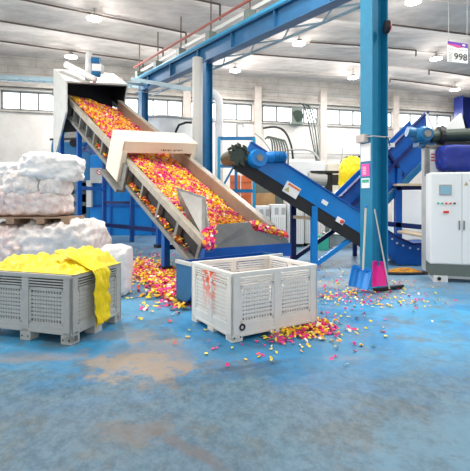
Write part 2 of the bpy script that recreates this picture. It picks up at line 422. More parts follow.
for px, py, lb in lamps:
    # march along the ray until just under the ceiling
    Y = 5.0
    while Y < 27:
        p = P(px, py, Y)
        if p.z > ceilZ(p.x, p.y)-.35: break
        Y += .05
    lamp(p, lb, 300); area(p-UP*.05, 260, .5); point(p-UP*.7, 105)
EXTRA = [(-4,7),(1,8.5),(6,8),(-9,9),(10,11),(-7,2),(8,3)]
for x, y in EXTRA: area(V((x,y,8.7)), 300, .9); point(V((x,y,7.6)), 160)

area(V((XL+.6,9,5.5)), 900, 10, (1,.95,.90), (0,math.radians(-90),0), 3)  # added side fill light in front of the made-up left window
# ---------------------------------------------------------------- columns, girder
D1 = V((-.610,.792,0)).normalized(); D2 = V((D1.y,-D1.x,0))      # hall axis going back-left, and across
def hcol(name, base, a, b, fw, dp, t, z1, m, label, plate=True):
    """H section: flanges face along a, web runs along a."""
    r = thing(name, base, label, 'column')
    a, b = V(a).normalized(), V(b).normalized(); mb = MB()
    mb.cbox(base+a*(dp/2-t/2)+UP*.02, a*t, b*fw, z1-.02); mb.cbox(base-a*(dp/2-t/2)+UP*.02, a*t, b*fw, z1-.02)
    mb.cbox(base+UP*.02, a*(dp-2*t), b*t, z1-.02)
    mb.build('shaft', m, r, bevel=.004)
    if plate: MB().cbox(base, a*(dp+.15), b*(fw+.15), .025).build('base_plate', m, r)
    return r
cb = G(374, 286); ca = V((-.93,-.37,0)).normalized()
big = hcol('steel_column', cb, (-.913,-.406,0), (.406,-.913,0), .31, .36, .025, 9.2, 'sky_paint', 'large sky blue steel column with shovels leaning at its foot')
B0 = V((-.933,14,0)); g1 = B0+D1*along(143.5, B0, D1)
hcol('steel_column', B0.copy(), D2, D1, .27, .27, .02, 6.06, 'blue_paint', 'blue steel column carrying the girder, beside the grey duct behind the conveyor')
hcol('steel_column', V((g1.x, g1.y, 0)), D2, D1, .30, .30, .02, 6.06, 'blue_paint', 'blue steel column under the far left end of the girder')
fc = wp(464, z=0, y0=24.6); hcol('steel_column', fc, wd, wn, .8, .9, .03, CH+(HY-97)/F*fc.y, 'navy_paint', 'dark navy column at far right beside the back wall', False)
gd = thing('crane_girder', B0+UP*6.06, 'long blue overhead crane girder running back from upper right', 'girder')
s0, s1 = -9.5, along(139, B0, D1)
def gb(s, w, z): return B0+D1*s+D2*w+UP*z
MB().obox(gb(s0,-.16,6.08), D1*(s1-s0), D2*.32, UP*.03).build('bottom_flange', 'girder_paint', gd)
MB().obox(gb(s0,-.015,6.11), D1*(s1-s0), D2*.03, UP*.5).build('web', 'girder_paint', gd)
MB().obox(gb(s0,-.14,6.61), D1*(s1-s0), D2*.28, UP*.03).build('top_flange', 'girder_paint', gd)
MB().tube([gb(s0,-.1,6.70), gb(s1,-.1,6.70)], .075, 10).build('crane_rail', 'sky_paint', gd)
for k in range(8):
    s = s0+.4+k*1.9; MB().obox(gb(s,-.13,6.11), D1*.02, D2*.26, UP*.5).build('stiffener', 'girder_paint', gd)
mb = MB(); mb.beam(gb(s0,.62,6.1), gb(s1,.62,6.1), .06, .06)
for k in range(10):
    s = s0+k*1.45; mb.beam(gb(s,.15,6.1), gb(s+.72,.62,6.1), .04, .04); mb.beam(gb(s+.72,.62,6.1), gb(s+1.45,.15,6.1), .04, .04)
mb.build('side_bracing', 'tray_blue', gd)
for px in (139.5,158,181,211,250):
    s = along(px, B0, D1); b = MB().cbox(gb(s,0,6.72), D1*.22, D2*.30, .30).build('bracket', 'plinth', gd)
    MB().beam(gb(s,0,6.98), gb(s,0,8.2), .04, .04).build('hanger_rod', 'pipe_dark', b)
mb = MB().tube([gb(s0,-.05,7.30), gb(s1+.4,-.05,7.30)], .045, 8); mb.build('red_pipe', 'pipe_red', label='red painted pipe running above the blue crane girder', cat='pipe')
MB().beam(gb(s0,.1,7.10), gb(s1,.1,7.10), .05, .12).build('cable_tray', 'pale_grey', label='pale cable tray running along the top of the girder', cat='cable tray')
# walkway/cable tray at left and brace
p0, p1 = P(-12,76,19), P(141,84,18)
r = thing('cable_tray', p0, 'grey blue overhead cable tray reaching from left edge to girder end', 'cable tray')
mb = MB(); mb.beam(p0, p1, .05, .14); off = V((.1,.5,0)); mb.beam(p0+off, p1+off, .05, .14); mb.build('side_rail', 'tray_blue', r)
mb = MB()
for k in range(16):
    p = p0+(p1-p0)*(k+.5)/16; mb.beam(p, p+off, .05, .03)
mb.build('rung', 'tray_blue', r)
p0, p1 = P(132,79,17.2), P(201,91,14.1)
MB().beam(p0, p1, .1, .14).build('tie_beam', 'tray_blue', label='pale blue tie beam reaching the girder column beside the grey duct', cat='beam')
p0, p1 = P(118,82,17), P(186,90,19)
MB().beam(p0, p1, .08, .08).build('tie_beam', 'tray_blue', label='thin pale blue bar behind the girder end, over the round tank', cat='beam')
# ducts
p = P(197.5, 60, 13.3); MB().tube([V((p.x,p.y,0)), V((p.x,p.y,6.0))], .16, 14).build('duct_pipe', 'mark_grey', smooth=True, label='straight grey vertical duct just left of the blue girder column', cat='pipe')
q = [P(219,252,16), P(219,106,16), P(218.4,99,16), P(216,95,16), P(212,92.5,16), P(206,92,16)]; q[0].z = 0
MB().tube(q, .15, 12).build('duct_pipe', 'white_paint', smooth=True, label='white vertical duct with bent top right of the girder column', cat='pipe')

# ---------------------------------------------------------------- the big inclined conveyor
th = math.radians(26.8); cu_, su_ = math.cos(th), math.sin(th)
U = D1*cu_+UP*su_; W = D2; NN = -D1*su_+UP*cu_
O = V((-.556,7.78,.79))
def K(S, w, h): return O+U*S+W*w+NN*h
rc = thing('sorting_conveyor', V((O.x,O.y,0)), 'long inclined steel conveyor loaded with coloured plastic scraps', 'conveyor')
def KS(S, w, h, k): return K(S+k*w, w, h)
def obKS(mb, S0, S1, w0, w1, h0, h1, k): return mb.obox(KS(S0,w0,h0,k), U*(S1-S0), KS(S0,w1,h0,k)-KS(S0,w0,h0,k), NN*(h1-h0))
def obK(mb, S0, S1, w0, w1, h0, h1): return mb.obox(K(S0,w0,h0), U*(S1-S0), W*(w1-w0), NN*(h1-h0))
SM, SE = 4.6, 9.9                    # middle joint, top end
def side(Sa, Sb, wo, lo, sp):
    mb = MB(); obK(mb, Sa, Sb, wo-.06, wo+.06, -.16, 0); mb.build('upper_rail', 'rail_steel', rc, bevel=.008)
    mb = MB(); obK(mb, Sa, Sb, wo-.07, wo+.10, -lo-.10, -lo); mb.build('lower_rail', 'galv', rc, bevel=.006)
    n = max(2, round((Sb-Sa)/sp))
    for k in range(n+1):
        mb = MB(); s = Sa+(Sb-Sa-.09)*k/n; obK(mb, s, s+.09, wo-.05, wo+.12, -lo, -.16); mb.build('side_rib', 'galv', rc)
    mb = MB(); obK(mb, Sa, Sb, wo+.07, wo+.10, -lo, -.05); mb.build('inner_side_plate', 'dark', rc)
side(0, SM, 0, .56, .95); side(SM+.2, SE, -.04, .54, .75)
mb = MB(); obK(mb, 0, SE, .08, 1.95, -.62, -.56); mb.build('tray_floor', 'galv', rc)
mb = MB(); obK(mb, .25, SE, 1.92, 1.98, -.6, 0); mb.build('far_side_wall', 'wall_steel', rc, bevel=.005)
mb = MB(); obK(mb, .35, SE, 1.88, 2.06, -.02, .03); mb.build('far_upper_rail', 'rail_steel', rc)
# joint bracket
mb = MB(); obK(mb, 3.62, 4.9, -.28, -.02, -.80, -.72); obK(mb, 3.62, 4.0, -.12, -.07, -.72, -.1); mb.build('joint_bracket', 'galv', rc, bevel=.006)
# discharge plates
a0, a1, a2, a3 = P(181,208,8.9), P(176,187.5,8.95), P(205,197,8.25), P(209.5,237,7.85)
a4 = P(205,243,7.78)
MB().prism([a0,a4,a3,a2,a1], W*.025).build('side_deflector', 'steel', rc)
f0, f1, f2, f3, f4, f5 = P(206,252,7.72), P(218,224.5,8.0), P(250,222,8.45), P(254,230,8.5), P(287,238,8.95), P(290,246,9.0)
MB().prism([f0,f5,f4,f3,f2,f1], V((-.02,.03,0))).build('front_gate', 'steel', rc)
f6, f7 = P(204,259,7.70), P(291,256,8.98)
MB().prism([f6,f7,P(291,243,8.99),P(205,249,7.71)], V((-.1,.16,0))).build('front_apron', 'royal_paint', rc)
# legs
def leg(px, S, w, y_base=None, nm='leg', r_=.09, m='royal_paint', cas=True):
    t = K(S, w, -.62); l = MB().cbox(V((t.x,t.y,0.1 if cas else 0)), D1*r_*1.5, D2*r_*1.5, t.z-(.1 if cas else 0)).build(nm, m, rc)
    if cas: MB().cbox(V((t.x,t.y,0)), D1*.24, D2*.24, .1).build('foot', 'dark', l)
    return t
def Sat(px, w):
    o = O+W*w; return along(px, o, D1)/cu_
l1 = leg(171, Sat(172,.05), .05); l2 = leg(163, Sat(163,1.9), 1.9)
t1 = leg(82, Sat(82,0), 0); t2 = leg(107, Sat(107,1.5), 1.5); t3 = leg(66, Sat(64,.1), .1); 
for za, zb_ in ((.55,.55), (1.9,1.9), (3.2,3.2), (3.0,4.3)):
    MB().beam(V((t1.x,t1.y,za)), V((t2.x,t2.y,zb_)), .1, .12).build('cross_beam', 'royal_paint', rc)
mb = MB(); e = P(132,232,15.0); e.z = 0
q = V((l2.x,l2.y,.55)); mb.beam(V((t2.x,t2.y,.55)), q, .12, .14); mb.build('tie_beam', 'navy_paint', rc)
MB().beam(V((t2.x,t2.y,1.4)), V((e.x,e.y,1.4)), .08, .1).build('tie_beam', 'navy_paint', rc)
MB().cbox(V((e.x,e.y,0)), D1*.13, D2*.13, 1.9).build('leg', 'royal_paint', rc)
mb = MB(); mb.beam(V((l1.x,l1.y,.5)), V((l1.x,l1.y,.5))+D2*1.0, .08, .1); mb.build('cross_beam', 'navy_paint', rc)
# portal hood halfway
hd = thing('portal_hood', K(4.5,0,-.1), 'cream sheet metal hood straddling the middle of the conveyor', 'hood')
kh = .15; S0h = Sat(122.5,-.16)+.03; S1h = S0h+.85
mb = MB(); obKS(mb, S0h, S1h, -.20, 2.12, .43, .47, kh); mb.build('top_plate', 'cream', hd, bevel=.006)
mb = MB(); obKS(mb, S0h, S0h+.05, -.20, 2.12, .16, .43, kh); mb.build('front_beam', 'cream', hd, bevel=.006)
mb = MB(); obKS(mb, S1h-.05, S1h, -.20, 2.12, .16, .43, kh); mb.build('rear_beam', 'cream', hd)
for w0, hlow in ((-.20,-.62), (2.08,-.3)):
    mb = MB(); obKS(mb, S0h, S1h, w0, w0+.04, hlow, .43, kh); mb.build('side_panel', 'cream', hd, bevel=.006)
    mb = MB(); ws = (w0, w0+.14) if w0 < 0 else (w0-.10, w0+.04)
    obKS(mb, S0h-.01, S0h+.05, ws[0], ws[1], hlow, .2, kh); mb.build('front_post', 'cream', hd)
# tiny lettering on the front beam (not legible in the photo)
mb = MB(); rr = random.Random(3); w = .93
for k in range(11):
    if k == 5: w += .06; continue
    ww = rr.choice((.035,.045,.05)); obKS(mb, S0h-.006, S0h, w, w+ww*.35, .235, .275+rr.choice((0,.005)), kh)
    obKS(mb, S0h-.006, S0h, w+ww*.35, w+ww, rr.choice((.235,.255)), .263, kh); w += ww+.022
mb.build('lettering', 'ink', hd)
# infeed box at the top
bx = thing('infeed_box', K(9.6,0,-.3), 'pale grey open box covering the upper end of the conveyor', 'hood')
kb = .47; Sf = Sat(63.5,-.35)+.35*kb; Sb = Sf+1.7
def KB_(S, w, h): return K(S+kb*w, w, h)
ftl = K(Sf,-.35,.62); 
mb = MB(); obKS(mb, Sf, Sb, -.35, 2.25, .60, .66, kb); mb.build('top_plate', 'pale_grey', bx, bevel=.006)
def sidepoly(w, low):
    return [KB_(Sf,w,.60), KB_(Sb,w,.60), KB_(Sb,w,.60)-UP*low, KB_(Sb,w,.60)-UP*low-D1*.12, KB_(Sf,w,.60)-UP*.95]
MB().prism(sidepoly(-.35, 3.15), W*.05).build('side_panel', 'pale_grey', bx)
MB().prism([KB_(Sf,2.2,.60), KB_(Sb,2.2,.60), KB_(Sb,2.2,-.7), KB_(Sf,2.2,-.3)], W*.05).build('side_panel', 'pale_grey', bx)
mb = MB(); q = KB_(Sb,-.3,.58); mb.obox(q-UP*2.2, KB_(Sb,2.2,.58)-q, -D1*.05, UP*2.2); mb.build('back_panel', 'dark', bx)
mb = MB(); obKS(mb, Sf+.03, Sb-.05, -.29, 2.19, .55, .595, kb); mb.build('interior_shade', 'dark', bx)  # dark sheets put in to give the box its shaded interior
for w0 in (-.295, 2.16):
    mb = MB(); obKS(mb, Sf+.03, Sb-.05, w0, w0+.025, -.3, .55, kb); mb.build('side_interior_shade', 'dark', bx)
# vacuum duct and fan on the box
fn_ = thing('extraction_fan', K(Sf+.4,1.0,.66), 'white fan column with blue motors and fat duct on the infeed box', 'fan')
yb = K(Sf+.4,.8,.66).y
MB().tube([P(66,64.5,yb+.3), P(80,72,yb), P(95,79.5,yb-.3)], .11, 14).build('duct', 'white_paint', fn_, smooth=True)
MB().tube([P(88,79,yb+.1), P(88,64,yb+.1), P(89,52,yb+.1)], [.10,.09,.11], 14).build('fan_column', 'white_panel', fn_, smooth=True)
for y0_, y1_ in ((57,63.5),(71.5,76)):
    MB().tube([P(92,(y0_+y1_)/2,yb), P(100,(y0_+y1_)/2+.5,yb)], .11, 12).build('motor', 'blue_paint', fn_)
MB().obox(P(92,71.5,yb), (.32,0,0), (0,.3,0), (0,0,.28)).build('gear_housing', 'white_panel', fn_)

# ------- scraps on the conveyor
def pickcol(rr, n):
    w = [.17,.10,.26,.20,.09,.06,.16]
    # colour clusters
    w[0] *= 1+2.4*max(0,n); w[1] *= 1+2.5*max(0,n); w[2] *= 1+1.5*max(0,-n); w[6] *= 1+2*max(0,-n); w[3] *= 1+1.5*max(0,-n)
    return rr.choices(range(7), w)[0]
def flake(mb, p, n, s, rr, c):
    n = n.normalized(); a = n.cross(V((rr.uniform(-1,1), rr.uniform(-1,1), rr.uniform(-1,1)))).normalized(); b = n.cross(a)
    l = s*rr.uniform(.6,1.5); w = s*rr.uniform(.35,.8)
    bend = n*s*rr.uniform(-.2,.6)
    mb.cur = c
    mb.add([p-a*l/2-b*w/2, p-a*l/2*.8+b*w/2, p+bend+b*w*.6, p+bend-b*w*.5, p+a*l/2-b*w*.4+n*s*rr.uniform(-.1,.4), p+a*l/2*.9+b*w/2+n*s*rr.uniform(-.1,.4)],
           [(0,3,2,1),(3,4,5,2)])
def bedh(S, w):
    q = w/1.9
    h = -.06-.30*q**1.2+.05*noise.noise(V((S*1.6,w*1.6,0)))+.03*noise.noise(V((S*6,w*6,3)))
    if S < 1.6:                                       # heap against the gate
        t = 1-S/1.6; h += .16*t*math.exp(-((w-1.35)/.6)**2)-.05*t*(1-q)
    if S < .25: h -= (.25-S)*.6
    return h
rr = random.Random(11)
mb = MB(); nu, nv = 150, 26
mb.grid(lambda u, v: K(.02+(SE+.3)*u, .12+1.78*v, bedh(.02+(SE+.3)*u, .12+1.78*v)), nu, nv, lambda i, j: pickcol(rr, 2.2*noise.noise(V((i*.07*1.8,j*.07*1.8,5)))))
for k in range(13000):
    S = rr.uniform(.0, SE-.1)
    if k > 9000: S = rr.uniform(0, 4.6)
    w = rr.uniform(.12, 1.9)
    p = K(S, w, bedh(S,w)+rr.uniform(0,.05)); n = NN+V((rr.gauss(0,.45), rr.gauss(0,.45), rr.gauss(0,.45)))
    flake(mb, p, n, .085*(1+.0*S), rr, pickcol(rr, 2.2*noise.noise(V((S*1.8,w*1.8,5)))))
# heap spilling at the lip and gap
for k in range(500):
    u = rr.random(); a, b = P(253,228,8.6), P(286,239,9.05)
    p = a.lerp(b, u)+V((rr.gauss(-.03,.06), rr.gauss(.12,.08), rr.uniform(-.03,.13)))
    flake(mb, p, V((rr.gauss(0,.6), -.4, 1)), .085, rr, pickcol(rr, .5))
for k in range(110):
    u = rr.random(); p = P(210,228,8.0).lerp(P(209,246,7.74), u)+V((rr.gauss(0,.05), rr.gauss(0,.05), rr.gauss(0,.03)))
    flake(mb, p, V((rr.gauss(0,.6), -1, .4)), .09, rr, pickcol(rr, .9))
mb.cur = 0
mb.build('plastic_scraps', FL, kind='stuff', label='layer of pink, yellow and orange plastic scraps riding on the inclined conveyor', cat='plastic scraps', origin=K(0,0,0))
# fallen scraps caught in the side openings
mb = MB()
for k in range(500):
    S = rr.choice((.9,1.5,2.1,2.7,3.3,5.3,6.0))+rr.gauss(0,.14); p = K(max(.1,S), rr.uniform(-.04,.06), -.54+rr.uniform(0,.05+.05*rr.random()))
    flake(mb, p, UP, .07, rr, pickcol(rr, -.2))
mb.cur = 0; mb.build('plastic_scraps', FL, kind='stuff', label='small scraps caught along the lower side rail of the conveyor', cat='plastic scraps')

# ---------------------------------------------------------------- blue trough under the discharge
tb = V((-.60,5.97,0))
tr = thing('collection_trough', tb, 'round bottomed blue trough under the conveyor mouth behind the pale crate', 'trough')
prof = []; dep = .46; hh = .62
pts2 = [(0,hh),(0,.30)]+[(.30-.30*math.cos(a), .34-.30*math.sin(a)) for a in [math.pi/2*k/6 for k in range(1,7)]]+[(dep,.04),(dep,hh)]
prof = [tb+D1*a+UP*z for a, z in pts2]
Lr = 1.75
MB().prism(prof, W*.03).build('end_plate', 'blue_paint', tr)
MB().prism([p+W*(Lr-.03) for p in prof], W*.03).build('end_plate', 'blue_paint', tr)
mb = MB()
for p, q in zip(prof[:-1], prof[1:]): mb.add([p, q, q+W*Lr, p+W*Lr], [(0,1,2,3)])
mb.build('shell', 'royal_paint', tr, solid=.02)
mb = MB(); mb.beam(prof[0], prof[-1], .05, .05); mb.beam(prof[0], prof[0]+W*Lr, .05, .05); mb.build('rim', 'pale_grey', tr)
MB().obox(tb+D1*.15, D1*.28, W*Lr, UP*.05).build('base', 'dark', tr)

# ---------------------------------------------------------------- pallet crates
def crate(c0, ang, la, lb, H, m, label, group, right=True, stain=None, name='pallet_crate', fh=.10):
    """c0 = near bottom corner; a runs along the long front face, b runs back."""
    a = V((math.cos(ang), math.sin(ang), 0)); b = V((-a.y, a.x, 0))
    if not right: a = -a; b = V((-math.sin(ang), math.cos(ang), 0))
    r = thing(name, c0+a*la/2+b*lb/2, label, 'crate', group)
    def Q(x, y, z): return c0+a*x+b*y+UP*z
    def bb(mb, x0,x1,y0,y1,z0,z1): return mb.obox(Q(x0,y0,z0), a*(x1-x0), b*(y1-y0), UP*(z1-z0))
    pw = .11
    for x in (0, la-pw):
        for y in (0, lb-pw):
            mb = MB(); t = .035
            xo = x if x == 0 else x+pw-t; yo = y if y == 0 else y+pw-t
            bb(mb, x, x+pw, yo, yo+t, .02, H-.03); bb(mb, xo, xo+t, y, y+pw, .02, H-.03)
            mb.build('corner_post', m, r, bevel=.008)
    # rim
    mb = MB(); t = .045
    for x0,x1,y0,y1 in ((0,la,0,t),(0,la,lb-t,lb),(0,t,t,lb-t),(la-t,la,t,lb-t)): bb(mb, x0,x1,y0,y1,H-.05,H)
    mb.build('rim', m, r, bevel=.008)
    # base skirt and feet
    mb = MB(); bb(mb, .0,la,0,lb,fh,fh+.035)
    bb(mb, .1,la-.1,.004,.03,fh,.19); bb(mb, .1,la-.1,lb-.03,lb-.004,fh,.19); bb(mb, .004,.03,.1,lb-.1,fh,.19); bb(mb, la-.03,la-.004,.1,lb-.1,fh,.19)
    mb.build('base', m, r, bevel=.006)
    for i, x in enumerate((0, la/2-.07, la-.14)):
        for j, y in enumerate((0, lb/2-.07, lb-.14)):
            mb = MB(); bb(mb, x,x+.14,y,y+.14,0,fh); ft = mb.build('foot', m, r, bevel=.008)
            if j == 0:
                mb = MB()
                for dx in (.03,.11): q = Q(x+dx, -.002, .05); mb.tube([q, q+b*.012], .010, 8)
                mb.build('drain_hole', 'dark', ft)
    # side panels: two windows per face with slot grids and louvres above
    def face(L, Qf, pm, dots):
        """Qf(u, d, z): u along the face, d depth inward."""
        mb = MB()
        def fb(u0,u1,d0,d1,z0,z1):
            o = Qf(u0,d0,z0); mb.obox(o, Qf(u1,d0,z0)-o, Qf(u0,d1,z0)-o, Qf(u0,d0,z1)-o)
        mid = L/2
        fb(mid-.045, mid+.045, 0, .035, .10, H-.05)
        for u0, u1 in ((pw, mid-.045), (mid+.045, L-pw)):
            zt = H-.15; zb = .19
            for k in range(3): fb(u0, u1, .006, .055, zt+.012+k*.030, zt+.026+k*.030)   # louvres
            fb(u0, u1, .008, .034, zt-.035, zt)
            fb(u0, u1, .008, .034, zb, zb+.03)
            fb(u0, u0+.03, .008, .034, zb, zt); fb(u1-.03, u1, .008, .034, zb, zt)
            n = 11; uu0, uu1 = u0+.03, u1-.03
            for k in range(1, n):
                u = uu0+(uu1-uu0)*k/n; fb(u-.010, u+.010, .014, .045, zb+.03, zt-.035)
            nz = 8; z0_, z1_ = zb+.03, zt-.035
            for k in range(1, nz):
                z = z0_+(z1_-z0_)*k/nz; fb(uu0, uu1, .012, .045, z-.013, z+.013)
        return mb.build('side_panel', pm, r)
    face(la, lambda u,d,z: Q(u,d,z), m, True)
    face(la, lambda u,d,z: Q(u,lb-d,z), m, False)
    face(lb, lambda u,d,z: Q(d,u,z), stain or m, True)
    face(lb, lambda u,d,z: Q(la-d,u,z), m, False)
    return r, Q, a, b
c0 = G(232, 343.5)
angR = math.radians(31.5)
mid_l = c0+V((-math.sin(angR), math.cos(angR), 0))*.55
# streak position expressed in the crate's object space (y)
rcr, QR, aR, bR = crate(c0, angR, 1.23, 1.01, .755, 'crate_pale', 'pale plastic pallet crate splashed with orange paint in front of conveyor', 'perforated plastic pallet crates', True, 'crate_stained', fh=.05)
for n in M['crate_stained'].node_tree.nodes:
    if n.type == 'MATH' and n.operation == 'SUBTRACT': n.inputs[1].default_value = (QR(0,.56,0)-V(rcr.location)).y
q = QR(.13,-.004,.155); MB().tube([q+V((.03*math.cos(t)*aR.x,.03*math.cos(t)*aR.y,.03*math.sin(t))) for t in [2*math.pi*k/16 for k in range(17)]], .010, 6, False).build('drain_plug', 'dark', rcr)
mb = MB(); rr = random.Random(5)
mb.grid(lambda u, v: QR(.05+1.13*u, .05+.91*v, .40+.07*noise.noise(V((u*5,v*5,1)))+.03*noise.noise(V((u*15,v*15,1)))), 50, 40)
mb.build('film_waste', 'film_pink', kind='stuff', label='pinkish crumpled film waste filling the pale crate halfway', cat='film waste')
c1 = G(71.5, 346)
angL = math.radians(-17)
lcr, QL, aL, bL = crate(c1, angL, 1.22, .96, .745, 'crate_grey', 'grey plastic pallet crate at left draped with yellow film', 'perforated plastic pallet crates', False)
# yellow film: heap plus a strip hanging over the right side
def nz(x, y, s=0): return noise.noise(V((x,y,s)))
def heap(u, v):
    x = -.03+1.28*u; y = .02+.92*v
    e = min(1, max(0, min(x+.03, y-.02, .94-y)/.10))
    h = .70+.05*e+(.17*math.exp(-((x-.35)/.42)**2-((y-.70)/.33)**2)+.10*math.exp(-((x-.95)/.22)**2-((y-.35)/.3)**2))*e
    h += (.05*nz(x*6,y*4,2)+.07*abs(nz(x*7+3,y*9,4))+.03*abs(nz(x*18,y*15,6)))*e
    if y < .30 and x < .8: h += .02*e
    return QL(x, y, max(h, .752 if e < .3 else .70))
ys = thing('yellow_film', QL(.5,.5,.70), 'heap of bright yellow plastic film bulging out of the grey crate', 'plastic film')
mb = MB(); mb.grid(heap, 90, 70); mb.build('heap', 'yellow_film', ys, smooth=True)
path = [(.45,.93),(.30,.90),(.18,.86),(.08,.81),(.02,.775),(-.03,.76),(-.055,.70),(-.06,.60),(-.055,.48),(-.07,.36),(-.06,.25),(-.075,.12)]
def strip(u, v):
    t = u*(len(path)-1); i = min(int(t), len(path)-2); f_ = t-i
    x = path[i][0]*(1-f_)+path[i+1][0]*f_; z = path[i][1]*(1-f_)+path[i+1][1]*f_
    y = .27+.28*v+.03*nz(z*5, v, 1)-.10*max(0,.25-z)+(.04*u)
    fold = .026*math.sin(v*15+z*7)+.04*nz(v*6, z*8, 2)+.02*nz(v*14, z*16, 5)
    if x <= 0: x -= abs(fold)
    else: z += abs(fold)
    return QL(x, y, z+(.04*v if u > .99 else 0))
mb = MB(); mb.grid(strip, 60, 24); mb.build('hanging_flap', 'yellow_film', ys, smooth=True, solid=.006)

# ---------------------------------------------------------------- wrapped film bales on pallets
def blob(mb, c, sx, sy, sz, rot, seed, amp=.09, pw_=5, n=32, tilt=0):
    rotm = Matrix.Rotation(rot, 3, 'Z') @ Matrix.Rotation(tilt, 3, 'Y')
    base = len(mb.v)
    dirs = [((1,0,0),(0,1,0),(0,0,1)),((-1,0,0),(0,-1,0),(0,0,1)),((0,1,0),(-1,0,0),(0,0,1)),((0,-1,0),(1,0,0),(0,0,1)),((0,0,1),(1,0,0),(0,1,0)),((0,0,-1),(-1,0,0),(0,1,0))]
    zs = []
    def fn(u, v, d):
        p = V(d[0])+V(d[1])*(2*u-1)+V(d[2])*(2*v-1)
        k = (abs(p.x)**pw_+abs(p.y)**pw_+abs(p.z)**pw_)**(1/pw_)
        p = p/k
        q = V((p.x*sx, p.y*sy, p.z*sz))*.5
        w = 1+1.25*amp*(1.2*noise.noise(q*1.8+V((seed,0,0)))+.9*abs(noise.noise(q*5+V((0,seed,0))))-.25+.6*noise.noise(q*11+V((0,0,seed)))+.35*abs(noise.noise(q*20+V((0,0,seed)))))
        w -= amp*.5*math.exp(-((p.x-.33)/.06)**2)+amp*.5*math.exp(-((p.x+.33)/.06)**2)
        q = rotm @ (q*w); return V(c)+q+UP*sz*.5
    for d in dirs: mb.grid(lambda u, v, d=d: fn(u,v,d), n, n)
    return mb
def bale(px0, px1, y0, y1, Y, dy, seed, label, m='film', amp=.10, rot=.1, tilt=0, grp='film wrapped waste bales', z=None):
    a, b = P(px0, y1, Y), P(px1, y0, Y); c = V(((a.x+b.x)/2, Y+dy/2, a.z if z is None else z))
    mb = blob(MB(), c, (b.x-a.x), dy, b.z-c.z, rot, seed, amp, tilt=tilt)
    lo = min(v.z for v in mb.v)
    if z is not None:
        for v in mb.v: v.z = max(v.z, z)
    bm_ = mb.build('film_bale', m, smooth=True, label=label, cat='bale', group=grp); return bm_
YB = 7.2
zl = 1.17
bale(-40, 16, 224, 262, 7.0, 1.1, 3, 'pinkish wrapped film bale on the floor at the left edge', 'film_pink', z=0)
bale(8, 90, 221, 262, 7.05, 1.2, 4, 'wide white film bale on the floor below the pallet', 'film', z=0, amp=.09, rot=0)
zp = P(0,224,7.1).z
bale(-28, 6, 186, 217, YB, .65, 5, 'film bale on the pallet cut by left edge of picture', 'film_pink', z=zp+.12)
bale(0, 61, 190, 217.5, YB, .65, 6, 'broad pinkish film bale resting directly on the pallet', 'film_pink', z=zp+.12, rot=0, amp=.07)
z2 = P(0,193.5,YB).z
bale(-2, 37, 168, 196, YB, .6, 7, 'rounded white bale in middle layer, left of its twin', 'film', z=z2-.03, rot=0)
bale(36, 62, 169, 196, YB, .6, 8, 'rounded white bale in middle layer, right of its twin', 'film', z=z2-.03, rot=0)
z3 = P(0,174,YB).z
bale(15, 77, 153, 179, YB, .55, 9, 'long bright white film bale tilting down to the right on top of the stack', 'film_clean', rot=0, tilt=.10, amp=.12, z=None)
bale(-10, 19, 162, 176, YB+.1, .9, 10, 'small flat white film bale on top at the left edge', 'film_clean', z=z3-.02, rot=0)
bale(98, 127, 247, 293, 6.6, .5, 12, 'bright white plastic sack on the floor behind the grey crate', 'film_clean', z=0, amp=.08, rot=0, grp=None)
# pallet
pl = thing('wooden_pallet', P(38,222,YB), 'wooden pallet between the lower and upper film bales', 'pallet')
A, B = P(-45,222,YB-.05), P(70,222,YB-.05); zq = zp
for z, h in ((zq+.09,.025),):
    MB().box(A.x, B.x, YB-.08, YB+.62, z, z+h).build('top_deck', 'wood', pl)
for x in (A.x, (A.x+B.x)/2-.1, P(38,0,YB).x, B.x-.14):
    MB().box(x, x+.14, YB-.08, YB+.62, zq, zq+.09).build('block', 'wood', pl)

# ---------------------------------------------------------------- belt conveyor (blue, centre)
dh = V((.97,.243,0)).normalized(); dq = V((-dh.y,dh.x,0))
L0 = V((1.72,9.15,0))
sl = math.radians(30.2); Ub = dh*math.cos(sl)-UP*math.sin(sl); Nb = dh*math.sin(sl)+UP*math.cos(sl)
Oz = L0+dh*along(252, L0, dh); Ob = V((Oz.x, Oz.y, CH+(HY-144)/F*Oz.y))
def KB(s, w, h): return Ob+Ub*s+dq*w+Nb*h
def obB(mb, s0,s1,w0,w1,h0,h1): return mb.obox(KB(s0,w0,h0), Ub*(s1-s0), dq*(w1-w0), Nb*(h1-h0))
bc = thing('belt_conveyor', V((L0.x,L0.y,0)), 'bright blue inclined belt conveyor with black belt right of the crate', 'conveyor')
SB = 3.35; WB = .9
mb = MB(); obB(mb, -.05, SB, -.03, .03, -.40, 0); mb.build('side_panel', 'bright_blue', bc, bevel=.006)
mb = MB(); obB(mb, -.05, SB, WB-.03, WB+.03, -.40, .0); mb.build('side_panel', 'royal_paint', bc)
mb = MB(); obB(mb, -.05, SB, -.06, .06, -.0, .035); obB(mb, -.05, SB, WB-.06, WB+.06, 0, .035); mb.build('top_flange', 'royal_paint', bc)
mb = MB(); obB(mb, -.28, SB+.1, .05, WB-.05, -.46, -.42); obB(mb, -.28, SB+.1, .05, WB-.05, -.20, -.16)
for k in range(14): obB(mb, -.1+k*.25, -.06+k*.25, .08, WB-.08, -.52, -.46)
mb.build('belt', 'rubber', bc)
mb = MB(); obB(mb, -.1, SB, -.02, .02, -.66, -.40); mb.build('belt_guard', 'dark', bc)
hp = KB(-.14, 0, -.36)
pu = MB().tube([hp-dq*.06, hp+dq*(WB+.06)], .17, 18).build('head_pulley', 'dark_green', bc)
mb = MB()
for k in range(9):
    a = 2*math.pi*k/9; c = hp-dq*.08+(Ub*math.cos(a)+Nb*math.sin(a))*.19; mb.cbox(c-UP*.04, Ub*.09, dq*.07, .08)
mb.build('sprocket_tooth', 'dark_green', pu)
